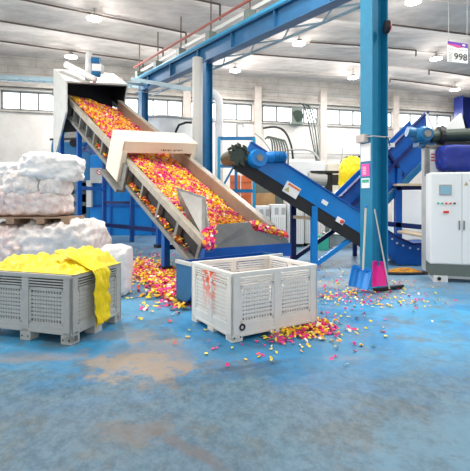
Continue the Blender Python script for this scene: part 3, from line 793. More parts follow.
# gear motor
gm = MB().tube([KB(.22,-.06,-.24)-dq*.02, KB(.22,-.06,-.24)-dq*.26], [.20,.17], 20).build('gearbox', 'bright_blue', bc)
MB().tube([KB(.22,-.35,-.24), KB(.22,-.28,-.24)], .07, 12).build('shaft_cap', 'galv', gm)
mo = MB().tube([KB(.3,-.18,-.16), KB(.45,-.18,-.06), KB(.72,-.18,.10)], [.09,.115,.105], 16).build('motor', 'bright_blue', bc)
mb = MB()
for k in range(6):
    c = KB(.5+.035*k,-.18,-.03+.021*k); d = (Ub*.3+Nb*.16).normalized(); mb.tube([c, c+d*.012], .125, 16)
mb.build('cooling_fin', 'blue_paint', mo)
# legs and braces
lg = V((L0.x,L0.y,0)); topz = CH+(HY-206)/F*L0.y
mb = MB().cbox(lg, dh*.13, dq*.1, topz).build('leg', 'bright_blue', bc)
MB().cbox(lg, dh*.2, dq*.2, .02).build('foot_plate', 'bright_blue', mb)
lg2 = lg+dq*WB+dh*-.12
MB().cbox(lg2, dh*.12, dq*.1, topz+.15).build('leg', 'navy_paint', bc)
mb = MB(); mb.beam(lg+UP*.10, P(361,231.5,9.5), .08, .10); mb.build('brace', 'bright_blue', bc)
mb = MB(); mb.beam(lg2+UP*.12, P(340,226,10.4), .08, .10); mb.build('brace', 'navy_paint', bc)
mb = MB(); mb.beam(lg+UP*(CH-.45), lg2+UP*(CH-.45), .06, .07); mb.build('cross_bar', 'board', bc)
# labels on side panel
def plate(px, py, w, h, m, nm, extra=None):
    # local sticker on the near side panel
    s = along(px, V((Ob.x,Ob.y,0)), dh)/math.cos(sl); Yp = KB(s,0,0).y; z = CH-(py-HY)/F*Yp; hh_ = (z-KB(s,0,0).z)/math.cos(sl)
    s2 = s+hh_*0; mb = MB(); obB(mb, s-w/2, s+w/2, -.042, -.031, hh_-h/2, hh_+h/2); return mb.build(nm, m, bc), s, hh_
lb_, s_, h_ = plate(299.5, 190, .36, .25, 'paper', 'warning_label')
mb = MB(); obB(mb, s_-.13, s_+.17, -.046, -.042, h_+.055, h_+.105); mb.build('red_band', 'sign_orange', lb_)
MB().prism([KB(s_-.15,-.046,h_-.08), KB(s_-.03,-.046,h_-.08), KB(s_-.09,-.046,h_+.03)], dq*.004).build('warning_triangle', 'sign_yellow', lb_)
plate(329, 202.5, .15, .09, 'paper', 'rating_plate')
sb, s_, h_ = plate(347.5, 220.5, .20, .12, 'paper', 'stop_box')
q = KB(s_+.04,-.04,h_); MB().tube([q, q-dq*.04], .04, 12).build('stop_button', 'sign_red', sb)

# ---------------------------------------------------------------- right-hand incline conveyor, trough, stand
di = V((.95,.31,0)).normalized(); dj = V((di.y,-di.x,0))     # dj points toward camera-right
ri = thing('incline_conveyor', V((P(425,112,11).x,11,0)), 'blue steep trough conveyor rising behind the big blue column', 'conveyor')
Ap = P(425.5,112,11)
slp = math.radians(40.5); Ui = di*math.cos(slp)+UP*math.sin(slp); Ni = -di*math.sin(slp)+UP*math.cos(slp)
def KI(s, w, h): return Ap-Ui*s-dj*w+Ni*h
def obI(mb, s0,s1,w0,w1,h0,h1): return mb.obox(KI(s0,w0,h0), -Ui*(s1-s0), -dj*(w1-w0), Ni*(h1-h0))
MB().prism([KI(0,0,0), KI(3.45,0,0), KI(3.2,0,-.85), KI(0.6,0,-.90)], -dj*.04).build('side_wall', 'royal_paint', ri)
MB().prism([KI(.2,.45,-.05), KI(3.4,.45,-.05), KI(3.6,.45,-.75), KI(0.2,.45,-.80)], -dj*.04).build('side_wall', 'royal_paint', ri)
mb = MB()
for s in (.6,1.6,2.6):
    mb = MB(); obI(mb, s, s+.07, -.06, 0, -.80, -.05); mb.build('cross_rib', 'navy_paint', ri)
mb = MB()
obI(mb, -.02, 3.4, -.09, .0, -.05, .0); obI(mb, 0.3, 3.3, -.09, 0, -.42, -.36); mb.build('stiffening_rib', 'navy_paint', ri)
mb = MB(); obI(mb, .2, 3.4, .04, .42, -.6, -.5); mb.build('belt', 'rubber', ri)
MB().prism([P(425.5,112,10.85), P(440,128,10.85), P(434,131,10.85)], V((0,.04,0))).build('end_plate', 'white_panel', ri)
mb = MB(); obI(mb, .9, 3.0, -.05, .05, -1.05, -.90); 
mb.build('lower_chord', 'blue_paint', ri)
for px, yb_ in ((398,None),(431,None)):
    s = along(px, V((Ap.x,Ap.y,0)), di); pt = V((Ap.x,Ap.y,0))+di*s; topz_ = KI(-s/math.cos(slp),0,-1.0).z
    MB().cbox(pt, di*.14, dj*.14, topz_).build('leg', 'royal_paint', ri)
# white chute right
wc = thing('discharge_chute', P(455,135,10.6), 'pale angular sheet metal chute rising above the dark roller', 'chute')
MB().prism([P(441,131,10.6),P(461.5,113,10.6),P(469,131,10.6),P(470,146,10.6),P(441,146,10.6)], V((0,.06,0))).build('front_plate', 'white_panel', wc)
MB().prism([P(461.5,113,10.6),P(469,131,10.6),P(470,146,10.6)], V((.3,.9,0))).build('side_plate', 'pale_grey', wc)
# grey housing with flap
hs = thing('shredder_housing', V((4.4,9.0,0)), 'pale grey machine housing with big blue flap behind the control cabinet', 'machine')
YH = 9.0
MB().obox(P(426.5,147,YH), (1.9,0,0), (0,.25,0), (0,0,-P(424,147,YH).z)).build('body', 'pale_grey', hs, bevel=.01)
a = P(426.5,147,YH); MB().obox(a+V((-.03,-.05,-.02)), (1.95,0,0), (0,.05,0), (0,0,.06)).build('top_edge', 'galv', hs)
mb = MB(); mb.obox(P(425.5,176,YH-.05), (.09,0,0), (0,.05,0), (0,0,.62)); mb.build('frame_post', 'galv', hs)
n_ = MB().obox(P(429.5,173,YH-.03), (.18,0,0), (0,.03,0), (0,0,.50)).build('notice_sheet', 'paper', hs)
mb = MB()
for k in range(3): mb.obox(P(431,155+k*3,YH-.034), (.08,0,0), (0,.003,0), (0,0,.03))
mb.build('red_print', 'sign_red', n_)
mb = blob(MB(), P(461,172,YH-.25), .90, .5, .55, 0, 21, .05, 6, 18); mb.build('cover_flap', 'flap_blue', hs, smooth=True)
# roller with gear motor
rl = thing('drive_roller', P(455,136,YH), 'dark green drive roller with blue gear motor on the shredder housing', 'roller')
a, b = P(430,136.5,YH), P(476,134.5,YH); MB().tube([a, b], .14, 18).build('roller', 'dark_green', rl, smooth=False)
MB().tube([P(438,136,YH), P(442,136,YH)], .20, 14).build('end_disc', 'dark', rl)
MB().tube([P(440,128,YH), P(444,131,YH)], .08, 10).build('bearing', 'dark', rl)
g = P(425,134.5,YH-.1); MB().tube([g+V((0,.3,0)), g+V((0,0,0)), g-V((0,.12,0))], [.18,.18,.13], 18).build('gearbox', 'blue_paint', rl)
g2 = MB().obox(P(419,146,YH-.02), (.33,0,0), (0,.3,0), (0,0,.25)).build('gearbox_foot', 'blue_paint', rl)
MB().tube([g-V((0,.16,0)), g-V((0,.12,0))], .07, 12).build('shaft_cap', 'galv', rl)
MB().tube([P(420,134,YH), P(413,132.5,YH), P(407,131.5,YH)], [.10,.12,.11], 16).build('motor', 'blue_paint', rl)
MB().box(P(441,0,YH).x, P(476,0,YH).x, YH-.08, YH+.1, P(0,147,YH).z-.01, P(0,142,YH).z).build('saddle', 'dark', rl)

# control cabinet
cc = G(430.5, 281.5); cd = V((.965,-.262,0)).normalized(); cn = V((cd.y,-cd.x,0))  # cn toward camera
cab = thing('control_cabinet', cc, 'tall white electrical control cabinet with small screen at right edge', 'cabinet')
def obC(mb, x0,x1,d0,d1,z0,z1): return mb.obox(cc+cd*x0-cn*d0+UP*z0, cd*(x1-x0), -cn*(d1-d0), UP*(z1-z0))
HT = CH+(HY-172.5)/F*cc.y
mb = MB(); obC(mb, 0,1.3,.02,.5,.33,HT); mb.build('body', 'cabinet_white', cab, bevel=.008)
for x0,x1,nm in ((.01,.53,0),(.54,1.29,1)):
    mb = MB(); obC(mb, x0,x1,0,.02,.35,HT-.02); dr = mb.build('door', 'cabinet_white', cab, bevel=.004)
    mb = MB(); obC(mb, (x1-.05) if nm == 0 else x0+.02,(x1-.03) if nm == 0 else x0+.04,-.02,0,.98,1.15); mb.build('handle', 'galv', dr)
    if nm == 0:
        mb = MB(); obC(mb, .15,.36,-.012,0,1.62,1.82); mb.build('bezel', 'mark_grey', dr)
        mb = MB(); obC(mb, .17,.34,-.016,-.012,1.645,1.795); mb.build('screen', 'screen', dr)
        for k, m_ in enumerate(('sign_green','sign_green','sign_red','sign_red','ink')):
            q = cc+cd*(.13+.07*k)+UP*1.47; MB().tube([q+cn*.0, q+cn*.025], .018, 10).build('push_button', m_, dr)
        mb = MB(); obC(mb, .22,.31,-.03,0,1.29,1.33); mb.build('isolator_switch', 'sign_red', dr)
    else:
        MB().prism([cc+cd*.57+UP*1.80+cn*.002, cc+cd*.64+UP*1.80+cn*.002, cc+cd*.605+UP*1.87+cn*.002], cn*.002).build('warning_triangle', 'sign_yellow', dr)
        mb = MB(); obC(mb, .66,.78,-.004,0,1.88,1.905); mb.build('red_label', 'sign_red', dr)
        mb = MB(); obC(mb, .80,.92,-.004,0,1.72,1.84); mb.build('data_plate', 'mark_grey', dr)
mb = MB(); obC(mb, 0,1.3,.01,.5,.12,.33); mb.build('plinth', 'plinth', cab)
mb = MB(); obC(mb, .05,.30,.0,.5,0,.12); obC(mb, .9,1.2,.0,.5,0,.12); obC(mb, .30,.9,.08,.5,.06,.12); mb.build('skid', 'white_panel', cab)
mb = MB(); q = cc+cd*.15+UP*.06; mb.tube([q-cn*.0, q+cn*.01], .035, 12); mb.build('bolt_hole', 'dark', cab)
# blue frame stand with board shelves
st = thing('frame_stand', G(397,262), 'royal blue steel frame stand with boards between column and cabinet', 'stand')
yS = 10.6
mb = MB(); p = P(398,0,yS); MB().cbox(V((p.x,yS,0)), V((.13,0,0)), V((0,.1,0)), P(0,187,yS).z).build('leg', 'royal_paint', st)
p = P(428,0,yS); MB().cbox(V((p.x,yS,0)), V((.13,0,0)), V((0,.1,0)), P(0,187,yS).z).build('leg', 'royal_paint', st)
MB().beam(P(396,188,yS), P(432,188,yS), .1, .10).build('top_bar', 'navy_paint', st)
MB().beam(P(384,223.5,yS), P(432,228,yS), .1, .12).build('middle_bar', 'navy_paint', st)
MB().box(P(394,0,yS).x, P(431,0,yS).x, yS-.2, yS+.35, P(0,186,yS).z, P(0,185,yS).z+.03).build('shelf_board', 'board', st)
MB().prism([P(397,233,10.4),P(404,230.5,10.9),P(429,236,10.6),P(429,239,10.3)], UP*.05).build('loose_board', 'board', label='pale loose board lying across the blue tub', cat='board')
MB().box(P(399,0,12.6).x, P(432,0,12.6).x, 12.6, 13.2, 0, P(0,190,12.6).z).build('storage_cabinet', 'white_paint', bevel=.01, label='white cabinet seen through the blue frame stand', cat='cabinet')
# blue curved tub
tb2 = thing('curved_tub', G(405,266), 'deep blue curved tub catching material beneath the steep conveyor', 'tub')
yT = 9.7
prof = [P(383,228,yT), P(384,243,yT), P(389,256,yT), P(398,265,yT), P(412,269,yT), P(432,269,yT), P(432,243,yT), P(412,244,yT), P(397,237,yT)]
for p in prof: p.z = max(p.z, .02)
MB().prism(prof, V((.02,.02,0))*1+V((.1,.9,0))).build('shell', 'royal_paint', tb2, bevel=.01)
mb = MB()
for p, q in zip([prof[0],prof[8],prof[7]],[prof[8],prof[7],prof[6]]): mb.beam(p, q, .08, .05)
mb.build('rim', 'navy_paint', tb2)
mb = MB()
for px, py in ((392,239),(397,243),(403,245.5),(410,248),(418,249),(426,249)): q = P(px,py,yT); mb.tube([q, q-V((0,.02,0))], .022, 8)
mb.build('bolt_head', 'pale_grey', tb2)
# rubble tray under the tub
rt = thing('rubble_tray', G(405,277), 'shallow black tray under the blue tub', 'tray')
g = G(404,274)
ring = [V((g.x+.48*math.cos(2*math.pi*k/28), g.y+.12*math.sin(2*math.pi*k/28), .03)) for k in range(29)]
MB().tube(ring, .028, 6, caps=False).build('rim', 'dark', rt)
MB().tube([V((g.x,g.y,0)),V((g.x,g.y,.01))], .11, 12).build('base', 'dark', rt)
mb = MB(); rr = random.Random(8)
mb.grid(lambda u, v: (g.x-.45+.9*u, g.y-.1+.2*v, .02+.12*math.sin(math.pi*u)*math.sin(math.pi*v)+.03*nz(u*9,v*5,1)*math.sin(math.pi*u)), 40, 12)
mb.build('granulate', 'rubble', kind='stuff', label='orange crumbs heaped in the tray under the blue tub', cat='plastic crumbs')

# ---------------------------------------------------------------- shovels, squeegee at the column
def lean(px, py, Y): return P(px, py, Y)
sh = thing('shovel', G(360,291), 'blue plastic shovel leaning against the big column', 'shovel')
Ys = 6.9
b0, b1, b2, b3 = P(349,286,7.0), P(367.5,290.5,6.85), P(372,271,7.0), P(353,266,7.08)
def blade(u, v):
    p = b0.lerp(b1, u).lerp(b3.lerp(b2, u), v); return p+V((0,.05*math.sin(math.pi*u)+.01*math.sin(u*19),0))
MB().grid(blade, 20, 8).build('blade', 'shovel_blue', sh, solid=.012)
mb = MB(); mb.beam(b0, b3, .012, .05); mb.beam(b1, b2, .012, .05); mb.beam(b3, b2, .02, .05); mb.build('blade_edge', 'shovel_blue', sh)
MB().tube([P(363,270,6.98), P(365.8,208,7.02)], .017, 8).build('handle', 'handle_wood', sh, label='pale wooden handle')
MB().tube([P(364.8,206.5,6.98), P(367.2,206,6.98)], .022, 8).build('grip', 'shovel_blue', sh)
sh = thing('shovel', G(379,290), 'magenta plastic shovel leaning against the big column', 'shovel')
b0, b1, b2, b3 = P(372.5,287,6.95), P(386,286,6.95), P(385.5,263,7.05), P(373,262,7.05)
def blade2(u, v, b0=b0, b1=b1, b2=b2, b3=b3):
    p = b0.lerp(b1, u).lerp(b3.lerp(b2, u), v); return p+V((0,.03*math.sin(math.pi*u),0))
MB().grid(blade2, 16, 8).build('blade', 'shovel_pink', sh, solid=.012)
mb = MB(); mb.beam(b0, b3, .012, .045); mb.beam(b1, b2, .012, .045); mb.beam(b3, b2, .02, .04); mb.build('blade_edge', 'shovel_pink', sh)
MB().tube([P(378.5,266,7.0), P(376,212,7.03)], .015, 8).build('handle', 'blue_paint', sh, label='dark blue handle')
sq = thing('floor_squeegee', G(388,293), 'long handled black floor squeegee standing beside the magenta shovel', 'squeegee')
MB().tube([P(389.5,289,6.85), P(374.5,209,7.02)], .013, 8).build('handle', 'alu', sq)
MB().beam(G(374,292.5)+UP*.05, G(403,288.5)+UP*.05, .05, .035).build('head', 'dark', sq)
MB().beam(G(374,292.5)+UP*.018, G(403,288.5)+UP*.018, .012, .035).build('rubber_blade', 'rubber', sq)

# things on the column
fl = V((.406,-.913,0)).normalized(); fo = V((-.913,-.406,0)).normalized()    # along front flange, outward
def onflange(u, z): return cb+fo*(.18)+fl*u+UP*z
def colz(py): return CH-(py-HY)/F*7.35
def card(name, u0, u1, ya, yb, m, label, cat, d=.008, dep0=.001):
    o = onflange(u0, colz(yb))+fo*dep0; mb = MB().obox(o, fl*(u1-u0), fo*d, UP*(colz(ya)-colz(yb))); return mb.build(name, m, label=label, cat=cat)
card('paper_notice', -.13, .12, 143, 161, 'paper', 'blank white paper taped high on the big blue column', 'notice')
pk = card('safety_sign', -.11, .10, 163.5, 176, 'sign_pink', 'small pink notice on the big blue column below the white paper', 'sign')
o = onflange(-.07, colz(174.5))+fo*.011
mb = MB()
for k in range(5): mb.obox(o+UP*(.03*k+.01), fl*.085, fo*.002, UP*.012)
mb.build('print_lines', 'paper', pk)
gs = card('safety_sign', -.11, .10, 178, 188, 'paper', 'white and green notice low on the big blue column', 'sign')
mb = MB().obox(onflange(-.09, colz(182.5))+fo*.009, fl*.17, fo*.003, UP*.055).build('green_field', 'sign_green', gs)
jb = thing('junction_box', onflange(-.05, colz(142)), 'beige junction box clamped to the big column with a grey strap', 'box')
MB().obox(onflange(-.15, colz(142)), fl*.22, fo*.10, UP*(colz(134)-colz(142))).build('box', 'stone', jb, bevel=.01)
zc = colz(137)
MB().tube([onflange(.05,zc)+fo*.04, onflange(.18,zc)+fo*.03, onflange(.19,zc)-fo*.40], .012, 6).build('strap', 'mark_grey', jb)
q = P(389,147,7.25); MB().obox(q, (.10,0,0), (0,.05,0), (0,0,.07)).build('socket', 'white_paint', jb)
MB().tube([P(386,137,7.2), P(388.5,139,7.2), P(390,146,7.22)], .010, 6).build('cable', 'dark', jb)
al = thing('alarm_bell', P(388,27,7.35), 'red and black alarm bell on the right side of the big column', 'bell')
q = P(387.5,27,7.3); MB().tube([q-V((.05,0,0)), q+V((.02,0,0))], .11, 16).build('back_box', 'dark', al)
MB().tube([q+V((.02,0,0)), q+V((.05,0,0))], [.10,.07], 16).build('dome', 'sign_red', al)

# hanging sign 998
Yg = 12.5
sg = thing('hanging_sign', P(458,64,Yg), 'hanging white sign reading 998 with purple top band', 'sign')
A, B, Cc, D = P(447.6,61.5,Yg), P(467.8,63.5,Yg-.0), P(467.8,44,Yg), P(447.6,41,Yg)
MB().prism([A,B,Cc,D], V((0,.03,0))).build('board', 'sign_grey', sg)
ex = V((0,-.004,0))
MB().prism([P(447.6,44,Yg-.002),P(467.8,48.4,Yg-.002),P(467.8,44,Yg-.002),P(447.6,41,Yg-.002)], ex).build('purple_band', 'sign_purple', sg)
MB().prism([P(448,44.5,Yg-.004),P(458,47.8,Yg-.004),P(463,47.6,Yg-.004),P(459,45.4,Yg-.004),P(448,43.4,Yg-.004)], ex*1.5).build('magenta_swoosh', 'sign_magenta', sg)
MB().prism([P(462.5,46,Yg-.012),P(465,46.3,Yg-.012),P(465,44.8,Yg-.012),P(462.5,44.5,Yg-.012)], ex).build('white_emblem', 'paper', sg)
xd = (P(467.8,46,Yg)-P(447.6,43.6,Yg)).normalized()
text('998', .27, P(460.7,57.2,Yg-.01), xd, UP, 'numerals', 'ink', sg)
mb = MB(); rr = random.Random(2)
for k in range(10):
    if k in (4,): continue
    p = P(450,49.6,Yg-.006)+xd*(.052*k); mb.obox(p, xd*rr.uniform(.018,.032), (0,.003,0), UP*.05)
mb.build('small_lettering', 'mark_grey', sg)
mb = MB()
for k in range(6):
    p = P(448.8,53,Yg-.006)-UP*(.045*k); mb.obox(p, xd*(.10 if k else .13), (0,.003,0), UP*.025)
mb.build('small_print', 'mark_grey', sg)
for px, y in ((448.5,41.2),(467,43.8)):
    MB().tube([P(px,y,Yg), P(px,y,Yg)+UP*(9.4-P(px,y,Yg).z)], .008, 5).build('hanging_wire', 'mark_grey', sg)

# ---------------------------------------------------------------- background machines
# blue machine wall behind the conveyor
bg = thing('granulator', V((P(128,0,17.6).x,17.6,0)), 'large blue granulator machine standing behind the inclined conveyor', 'machine')
YA = 17.6
MB().obox(P(90,0,YA)*1-UP*P(90,0,YA).z, (P(172,0,YA)-P(90,0,YA)).x*V((1,0,0)), (0,1.5,0), UP*P(0,155,YA).z).build('body', 'bright_blue', bg, bevel=.02)
mb = MB()
for px in (110,132,152): mb.obox(V((P(px,0,YA).x,YA-.05,0)), (.08,0,0), (0,.05,0), UP*P(0,158,YA).z)
mb.obox(V((P(90,0,YA).x,YA-.06,P(0,207,YA).z)), ((P(172,0,YA)-P(90,0,YA)).x,0,0), (0,.05,0), UP*.1)
mb.build('frame_rib', 'royal_paint', bg)
dp = MB().obox(P(90,183,YA-.35), (.62,0,0), (0,.2,0), UP*.62).build('control_panel', 'pale_grey', bg)
q = P(99.5,172,YA-.36); MB().tube([q, q-V((0,.01,0))], .12, 16).build('prohibition_sign', 'sign_red', dp)
MB().tube([q-V((0,.01,0)), q-V((0,.015,0))], .085, 16).build('sign_centre', 'paper', dp)
MB().beam(q+V((-.09,-.018,.06)), q+V((.09,-.018,-.06)), .01, .03).build('sign_bar', 'sign_red', dp)
MB().obox(P(86,207,YA-.3), (.22,0,0), (0,.2,0), UP*1.1).build('side_column', 'pale_grey', bg)
# blue drum at the top left
dr = thing('rotary_drum', V((P(66,0,18.5).x,18.5,0)), 'blue drum housing with pale round cover under the infeed box', 'machine')
q = P(85,150,18.5); MB().tube([q+V((0,1.6,0)), q], 1.5, 40).build('drum', 'teal_paint', dr)
MB().tube([q, q-V((0,.05,0))], [1.12,1.10], 40).build('round_cover', 'galv', dr)
MB().obox(V((P(52,0,18.3).x,18.3,0)), ((P(90,0,18.3)-P(52,0,18.3)).x,0,0), (0,1.6,0), UP*P(0,142,18.3).z).build('lower_housing', 'blue_paint', dr, bevel=.02)
MB().beam(P(50,139.5,17.8), P(79,138.5,17.8), .08, .08).build('shaft', 'dark', dr)
MB().tube([P(74,143,17.8), P(74,143,18.1)], .18, 12).build('bearing', 'dark', dr)
mb = MB()
for k in range(4): mb.box(P(68,0,14).x, P(81,0,14).x, 14, 14.5, P(0,226-k*12,14).z, P(0,218-k*12,14).z)
mb.box(P(68,0,14).x, P(69,0,14).x, 14, 14.5, 0, P(0,180,14).z); mb.box(P(80,0,14).x, P(81,0,14).x, 14, 14.5, 0, P(0,180,14).z)
mb.build('tool_rack', 'plinth', label='dark rack behind the film bales beside the conveyor leg', cat='rack')
# round white tank
q = P(166,232,20.5); q.z = 0
tk = thing('storage_tank', q, 'wide white round tank behind the cream hood and girder column', 'tank')
zt = P(0,124,20.5).z; rT = 1.9
MB().tube([q, q+UP*zt, q+UP*(zt+.25)], [rT,rT,rT*.55], 40).build('tank_body', 'white_panel', tk, smooth=False)
MB().tube([q+V((rT*1.01*math.cos(a), rT*1.01*math.sin(a), zt)) for a in [2*math.pi*k/32 for k in range(33)]], .06, 6, False).build('tank_rim', 'mark_grey', tk)
MB().tube([P(175,138,18.62), P(176,131,18.5), P(179,125,18.4), P(186,122.5,18.4), P(192,122.5,18.4)], .05, 8).build('hose', 'dark', label='dark curved hose above the cream hood beside the grey duct', cat='hose')
# blue open frame behind belt head
of = thing('frame_rack', V((P(238,0,11.8).x,11.8,0)), 'blue tubular frame behind the head of the belt conveyor', 'frame')
YO = 12.6
for px in (219,236,254):
    x = P(px,0,YO).x; top = 138 if px != 236 else 150
    MB().cbox(V((x,YO,0)), V((.09,0,0)), V((0,.09,0)), P(0,top,YO).z).build('post', 'sky_paint' if px != 236 else 'blue_paint', of)
for y in (138.5, 166, 191): MB().beam(P(218,y,YO), P(255,y,YO), .07, .10).build('cross_bar', 'blue_paint', of)
MB().beam(P(221,190,YO), P(235,164,YO), .05, .06).build('brace', 'blue_paint', of)
MB().tube([P(237,137,YO), P(237,124.5,YO), P(239,123.5,YO), P(243,123.5,YO), P(243,127,YO)], .035, 8).build('bent_pipe', 'mark_grey', of)
# orange bins
for k, (a, b) in enumerate(((230,240.5),(241.5,252))):
    xa, xb = P(a,0,14).x, P(b,0,14).x
    r = thing('plastic_bin', V(((xa+xb)/2,14,0)), ('orange container behind the belt conveyor head, the left one of two','orange container behind the belt conveyor head, the right one of two')[k], 'bin', 'orange containers behind the belt conveyor')
    MB().box(xa, xb, 14, 14.8, 0, P(0,175,14).z).build('body', 'orange_plastic', r, bevel=.02)
    for j in range(3): z = P(0,196-7*j,14).z; MB().box(xa, xb, 13.97, 14, z, z+.03).build('rib', 'orange_plastic', r)
# white containers row
def white_unit(a, b, ytop, Y, label, slots=True):
    xa, xb = P(a,0,Y).x, P(b,0,Y).x; z = P(0,ytop,Y).z
    r = thing('storage_container', V(((xa+xb)/2,Y,0)), label, 'container', 'white containers behind the belt conveyor')
    MB().box(xa, xb, Y, Y+1.0, .1, z).build('body', 'white_panel', r, bevel=.015)
    MB().box(xa+.05, xb-.05, Y+.05, Y+.9, 0, .1).build('base', 'dark', r)
    if slots:
        mb = MB()
        for x in (xa+(xb-xa)*.25, xa+(xb-xa)*.7): mb.box(x, x+.12, Y-.01, Y, z-.32, z-.10)
        mb.build('hand_slot', 'mark_grey', r)
        mb = MB()
        for j in range(7): x = xa+(xb-xa)*(j+.5)/7; mb.box(x-.01, x+.01, Y-.012, Y, .15, z-.4)
        mb.build('side_rib', 'pale_grey', r)
white_unit(256, 270, 206, 13.2, 'white container with hand slots right of the conveyor mouth, first of row')
white_unit(271, 286, 204.5, 13.2, 'white container with hand slots beside the dark rear leg of belt conveyor')
white_unit(287, 304, 200, 13.4, 'white container under the black belt between the two belt conveyor legs')
white_unit(305, 322, 205, 13.6, 'white container right of the bright blue belt conveyor leg')
MB().box(P(256,0,14.6).x, P(275,0,14.6).x, 14.6, 15.4, 0, P(0,193,14.6).z).build('cardboard_box', 'cardboard', bevel=.01, label='brown cardboard box stack behind the white containers', cat='box')
MB().box(P(254,0,15.6).x, P(300,0,15.6).x, 15.6, 16.6, 0, P(0,180,15.6).z).build('storage_cabinet', 'plinth', bevel=.02, label='dark cabinet behind the black belt', cat='cabinet')
# large white machine box with grey motor
r = thing('machine_enclosure', V((P(318,0,18).x,18,0)), 'large white machine enclosure behind the blue belt conveyor', 'machine')
MB().box(P(284,0,18).x, P(326,0,18).x, 18, 20, 0, P(0,161,18).z).build('body', 'white_paint', r, bevel=.02)
MB().box(P(326.5,0,18.4).x, P(366,0,18.4).x, 18.4, 20, 0, P(0,163,18.4).z).build('side_module', 'cream', r, bevel=.02)
MB().obox(P(327,200,17.9), (.04,0,0), (0,.1,0), UP*1.5).build('panel_joint', 'pale_grey', r)
pm = thing('pump_motor', V((P(322,0,13).x,13,0)), 'grey pump motor with black bracket above the belt conveyor', 'motor')
Yp = 13.0
MB().tube([P(308,178,Yp), P(326,180,Yp)], .20, 16).build('motor_body', 'mark_grey', pm)
MB().obox(P(311,173,Yp-.15), (1.28*.7,0,0), (0,.3,0), UP*.07).build('mounting_plate', 'dark', pm)
MB().obox(P(326,192,Yp-.1), (.2,0,0), (0,.25,0), UP*.60).build('bracket', 'dark', pm)
MB().obox(P(332,185,Yp-.15), (.22,0,0), (0,.2,0), UP*.32).build('switch_box', 'dark', pm)
x = P(328,0,Yp).x; MB().box(x-.06, x+.06, Yp, Yp+.12, 0, P(0,190,Yp).z).build('stand', 'plinth', pm)
# yellow film bag and white pink bag
zb_ = P(0,187,10.9).z
stn = thing('hopper', V((P(352,0,11.2).x,11.2,0)), 'blue feed hopper behind the belt conveyor left of the column', 'hopper')
xa, xb = P(333,0,11).x, P(372,0,11).x
MB().prism([V((xa+.2,10.9,1.22)), V((xb-.1,10.9,1.22)), V((xb,10.9,CH-.05)), V((xa,10.9,CH-.10))], V((0,.9,0))).build('body', 'royal_paint', stn)
for x in (xb-.4, xb-.2): MB().box(x, x+.1, 11.3, 11.4, 0, 1.25).build('leg', 'navy_paint', stn)
mb = blob(MB(), V((P(351,0,11.4).x,11.42,1.26)), .66, .45, P(0,157,11.4).z-1.26, 0, 31, .10, 4, 20); 
mb.build('yellow_sack', 'yellow_film', smooth=True, label='yellow plastic sack standing in the blue hopper left of the big column', cat='sack')
mb = blob(MB(), V((P(352,0,11).x,11.3,CH-.12)), .75, .45, .34, 0, 33, .15, 4, 16); mb.build('plastic_bag', 'film_clean', smooth=True, label='white plastic bag lying in the blue feed hopper', cat='bag')
mb = blob(MB(), V((P(347,0,11).x,10.98,CH+.0)), .28, .2, .15, 0, 34, .2, 3, 10); mb.build('plastic_bag', 'f_magenta', smooth=True, label='small pink film bundle lying on white bag in the hopper', cat='bag')
q = [P(356,163,13), P(353,159,13), P(350,158,13), P(347,160,13), P(345,165,13)]
MB().tube([P(341,163,18), P(344,158.5,18), P(349,157,18), P(362,156.5,18)], .06, 6).build('grab_handle', 'dark', label='black bent handle bar above the yellow sack', cat='handle')
# grey tub behind
g = G(341, 246.5); r = thing('wash_tub', g, 'grey round tub on the floor seen below the black belt', 'tub')
MB().tube([g, g+UP*.45], [.42,.60], 24).build('body', 'pale_grey', r)
MB().tube([g+UP*.43+V((.60*math.cos(a),.60*math.sin(a),0)) for a in [2*math.pi*k/24 for k in range(25)]], .03, 6, False).build('rim', 'galv', r)
mb = blob(MB(), G(331,243)+V((.0,.9,0)), 1.4, .8, 1.0, 0, 40, .1, 4, 16); mb.build('film_bale', 'film', smooth=True, label='loose white film bundle behind the grey round tub', cat='bale')
mb = MB(); mb.box(P(316,0,13).x, P(326,0,13).x, 12.6, 12.9, 0, .45); mb.build('green_box', 'sign_green', label='small green box on the floor right of the blue leg', cat='box', bevel=.02)

# wall equipment and hoses
q = wp(297, 123.5); r = thing('wall_heater', q, 'dark green heater unit fixed at the window above the hoses', 'heater')
a, b = wp(291.5,124,y0=25.4), wp(303,108.5,y0=25.4)
MB().obox(V((a.x,a.y,a.z)), wd*(b.x-a.x), -wn*.45, UP*(b.z-a.z)).build('casing', 'plinth', r, bevel=.02)
MB().tube([wp(297.5,116,y0=25.38), wp(297.5,116,y0=25.30)], .36, 20).build('fan_grille', 'dark_green', r)
def hose(pts, rad, m, label, grp):
    pts = [P(*p) for p in pts]; out = []
    for i in range(len(pts)-1):          # catmull-rom
        p0 = pts[max(i-1,0)]; p1 = pts[i]; p2 = pts[i+1]; p3 = pts[min(i+2,len(pts)-1)]
        for k in range(6):
            t = k/6; out.append(.5*((2*p1)+(p2-p0)*t+(2*p0-5*p1+4*p2-p3)*t*t+(3*p1-p0-3*p2+p3)*t**3))
    out.append(pts[-1]); MB().tube(out, rad, 6).build('hose', m, smooth=True, label=label, cat='hose', group=grp)
for k in range(4):
    hose([(299+k*.5,103+k*.3,24),(304+k*2,106,24),(308+k*2.6,120,24),(312+k*2.3,140,23),(316+k*1.2,159,22),(317+k,170,22)], .04, 'plinth' if k%2 else 'dark', 'thin black cable dropping from the heater down the back wall', 'black cables from the heater')
hose([(280,163,22),(283,152,22),(294,149.5,22),(308,150,22),(316,155,22),(320,162,22)], .06, 'mark_grey', 'grey hose arching over the big white enclosure', None)
hose([(255,133,22),(263,140,22),(270,150,22),(274,160,22)], .05, 'mark_grey', 'grey hose hanging left of the ribbed hose bundle', None)
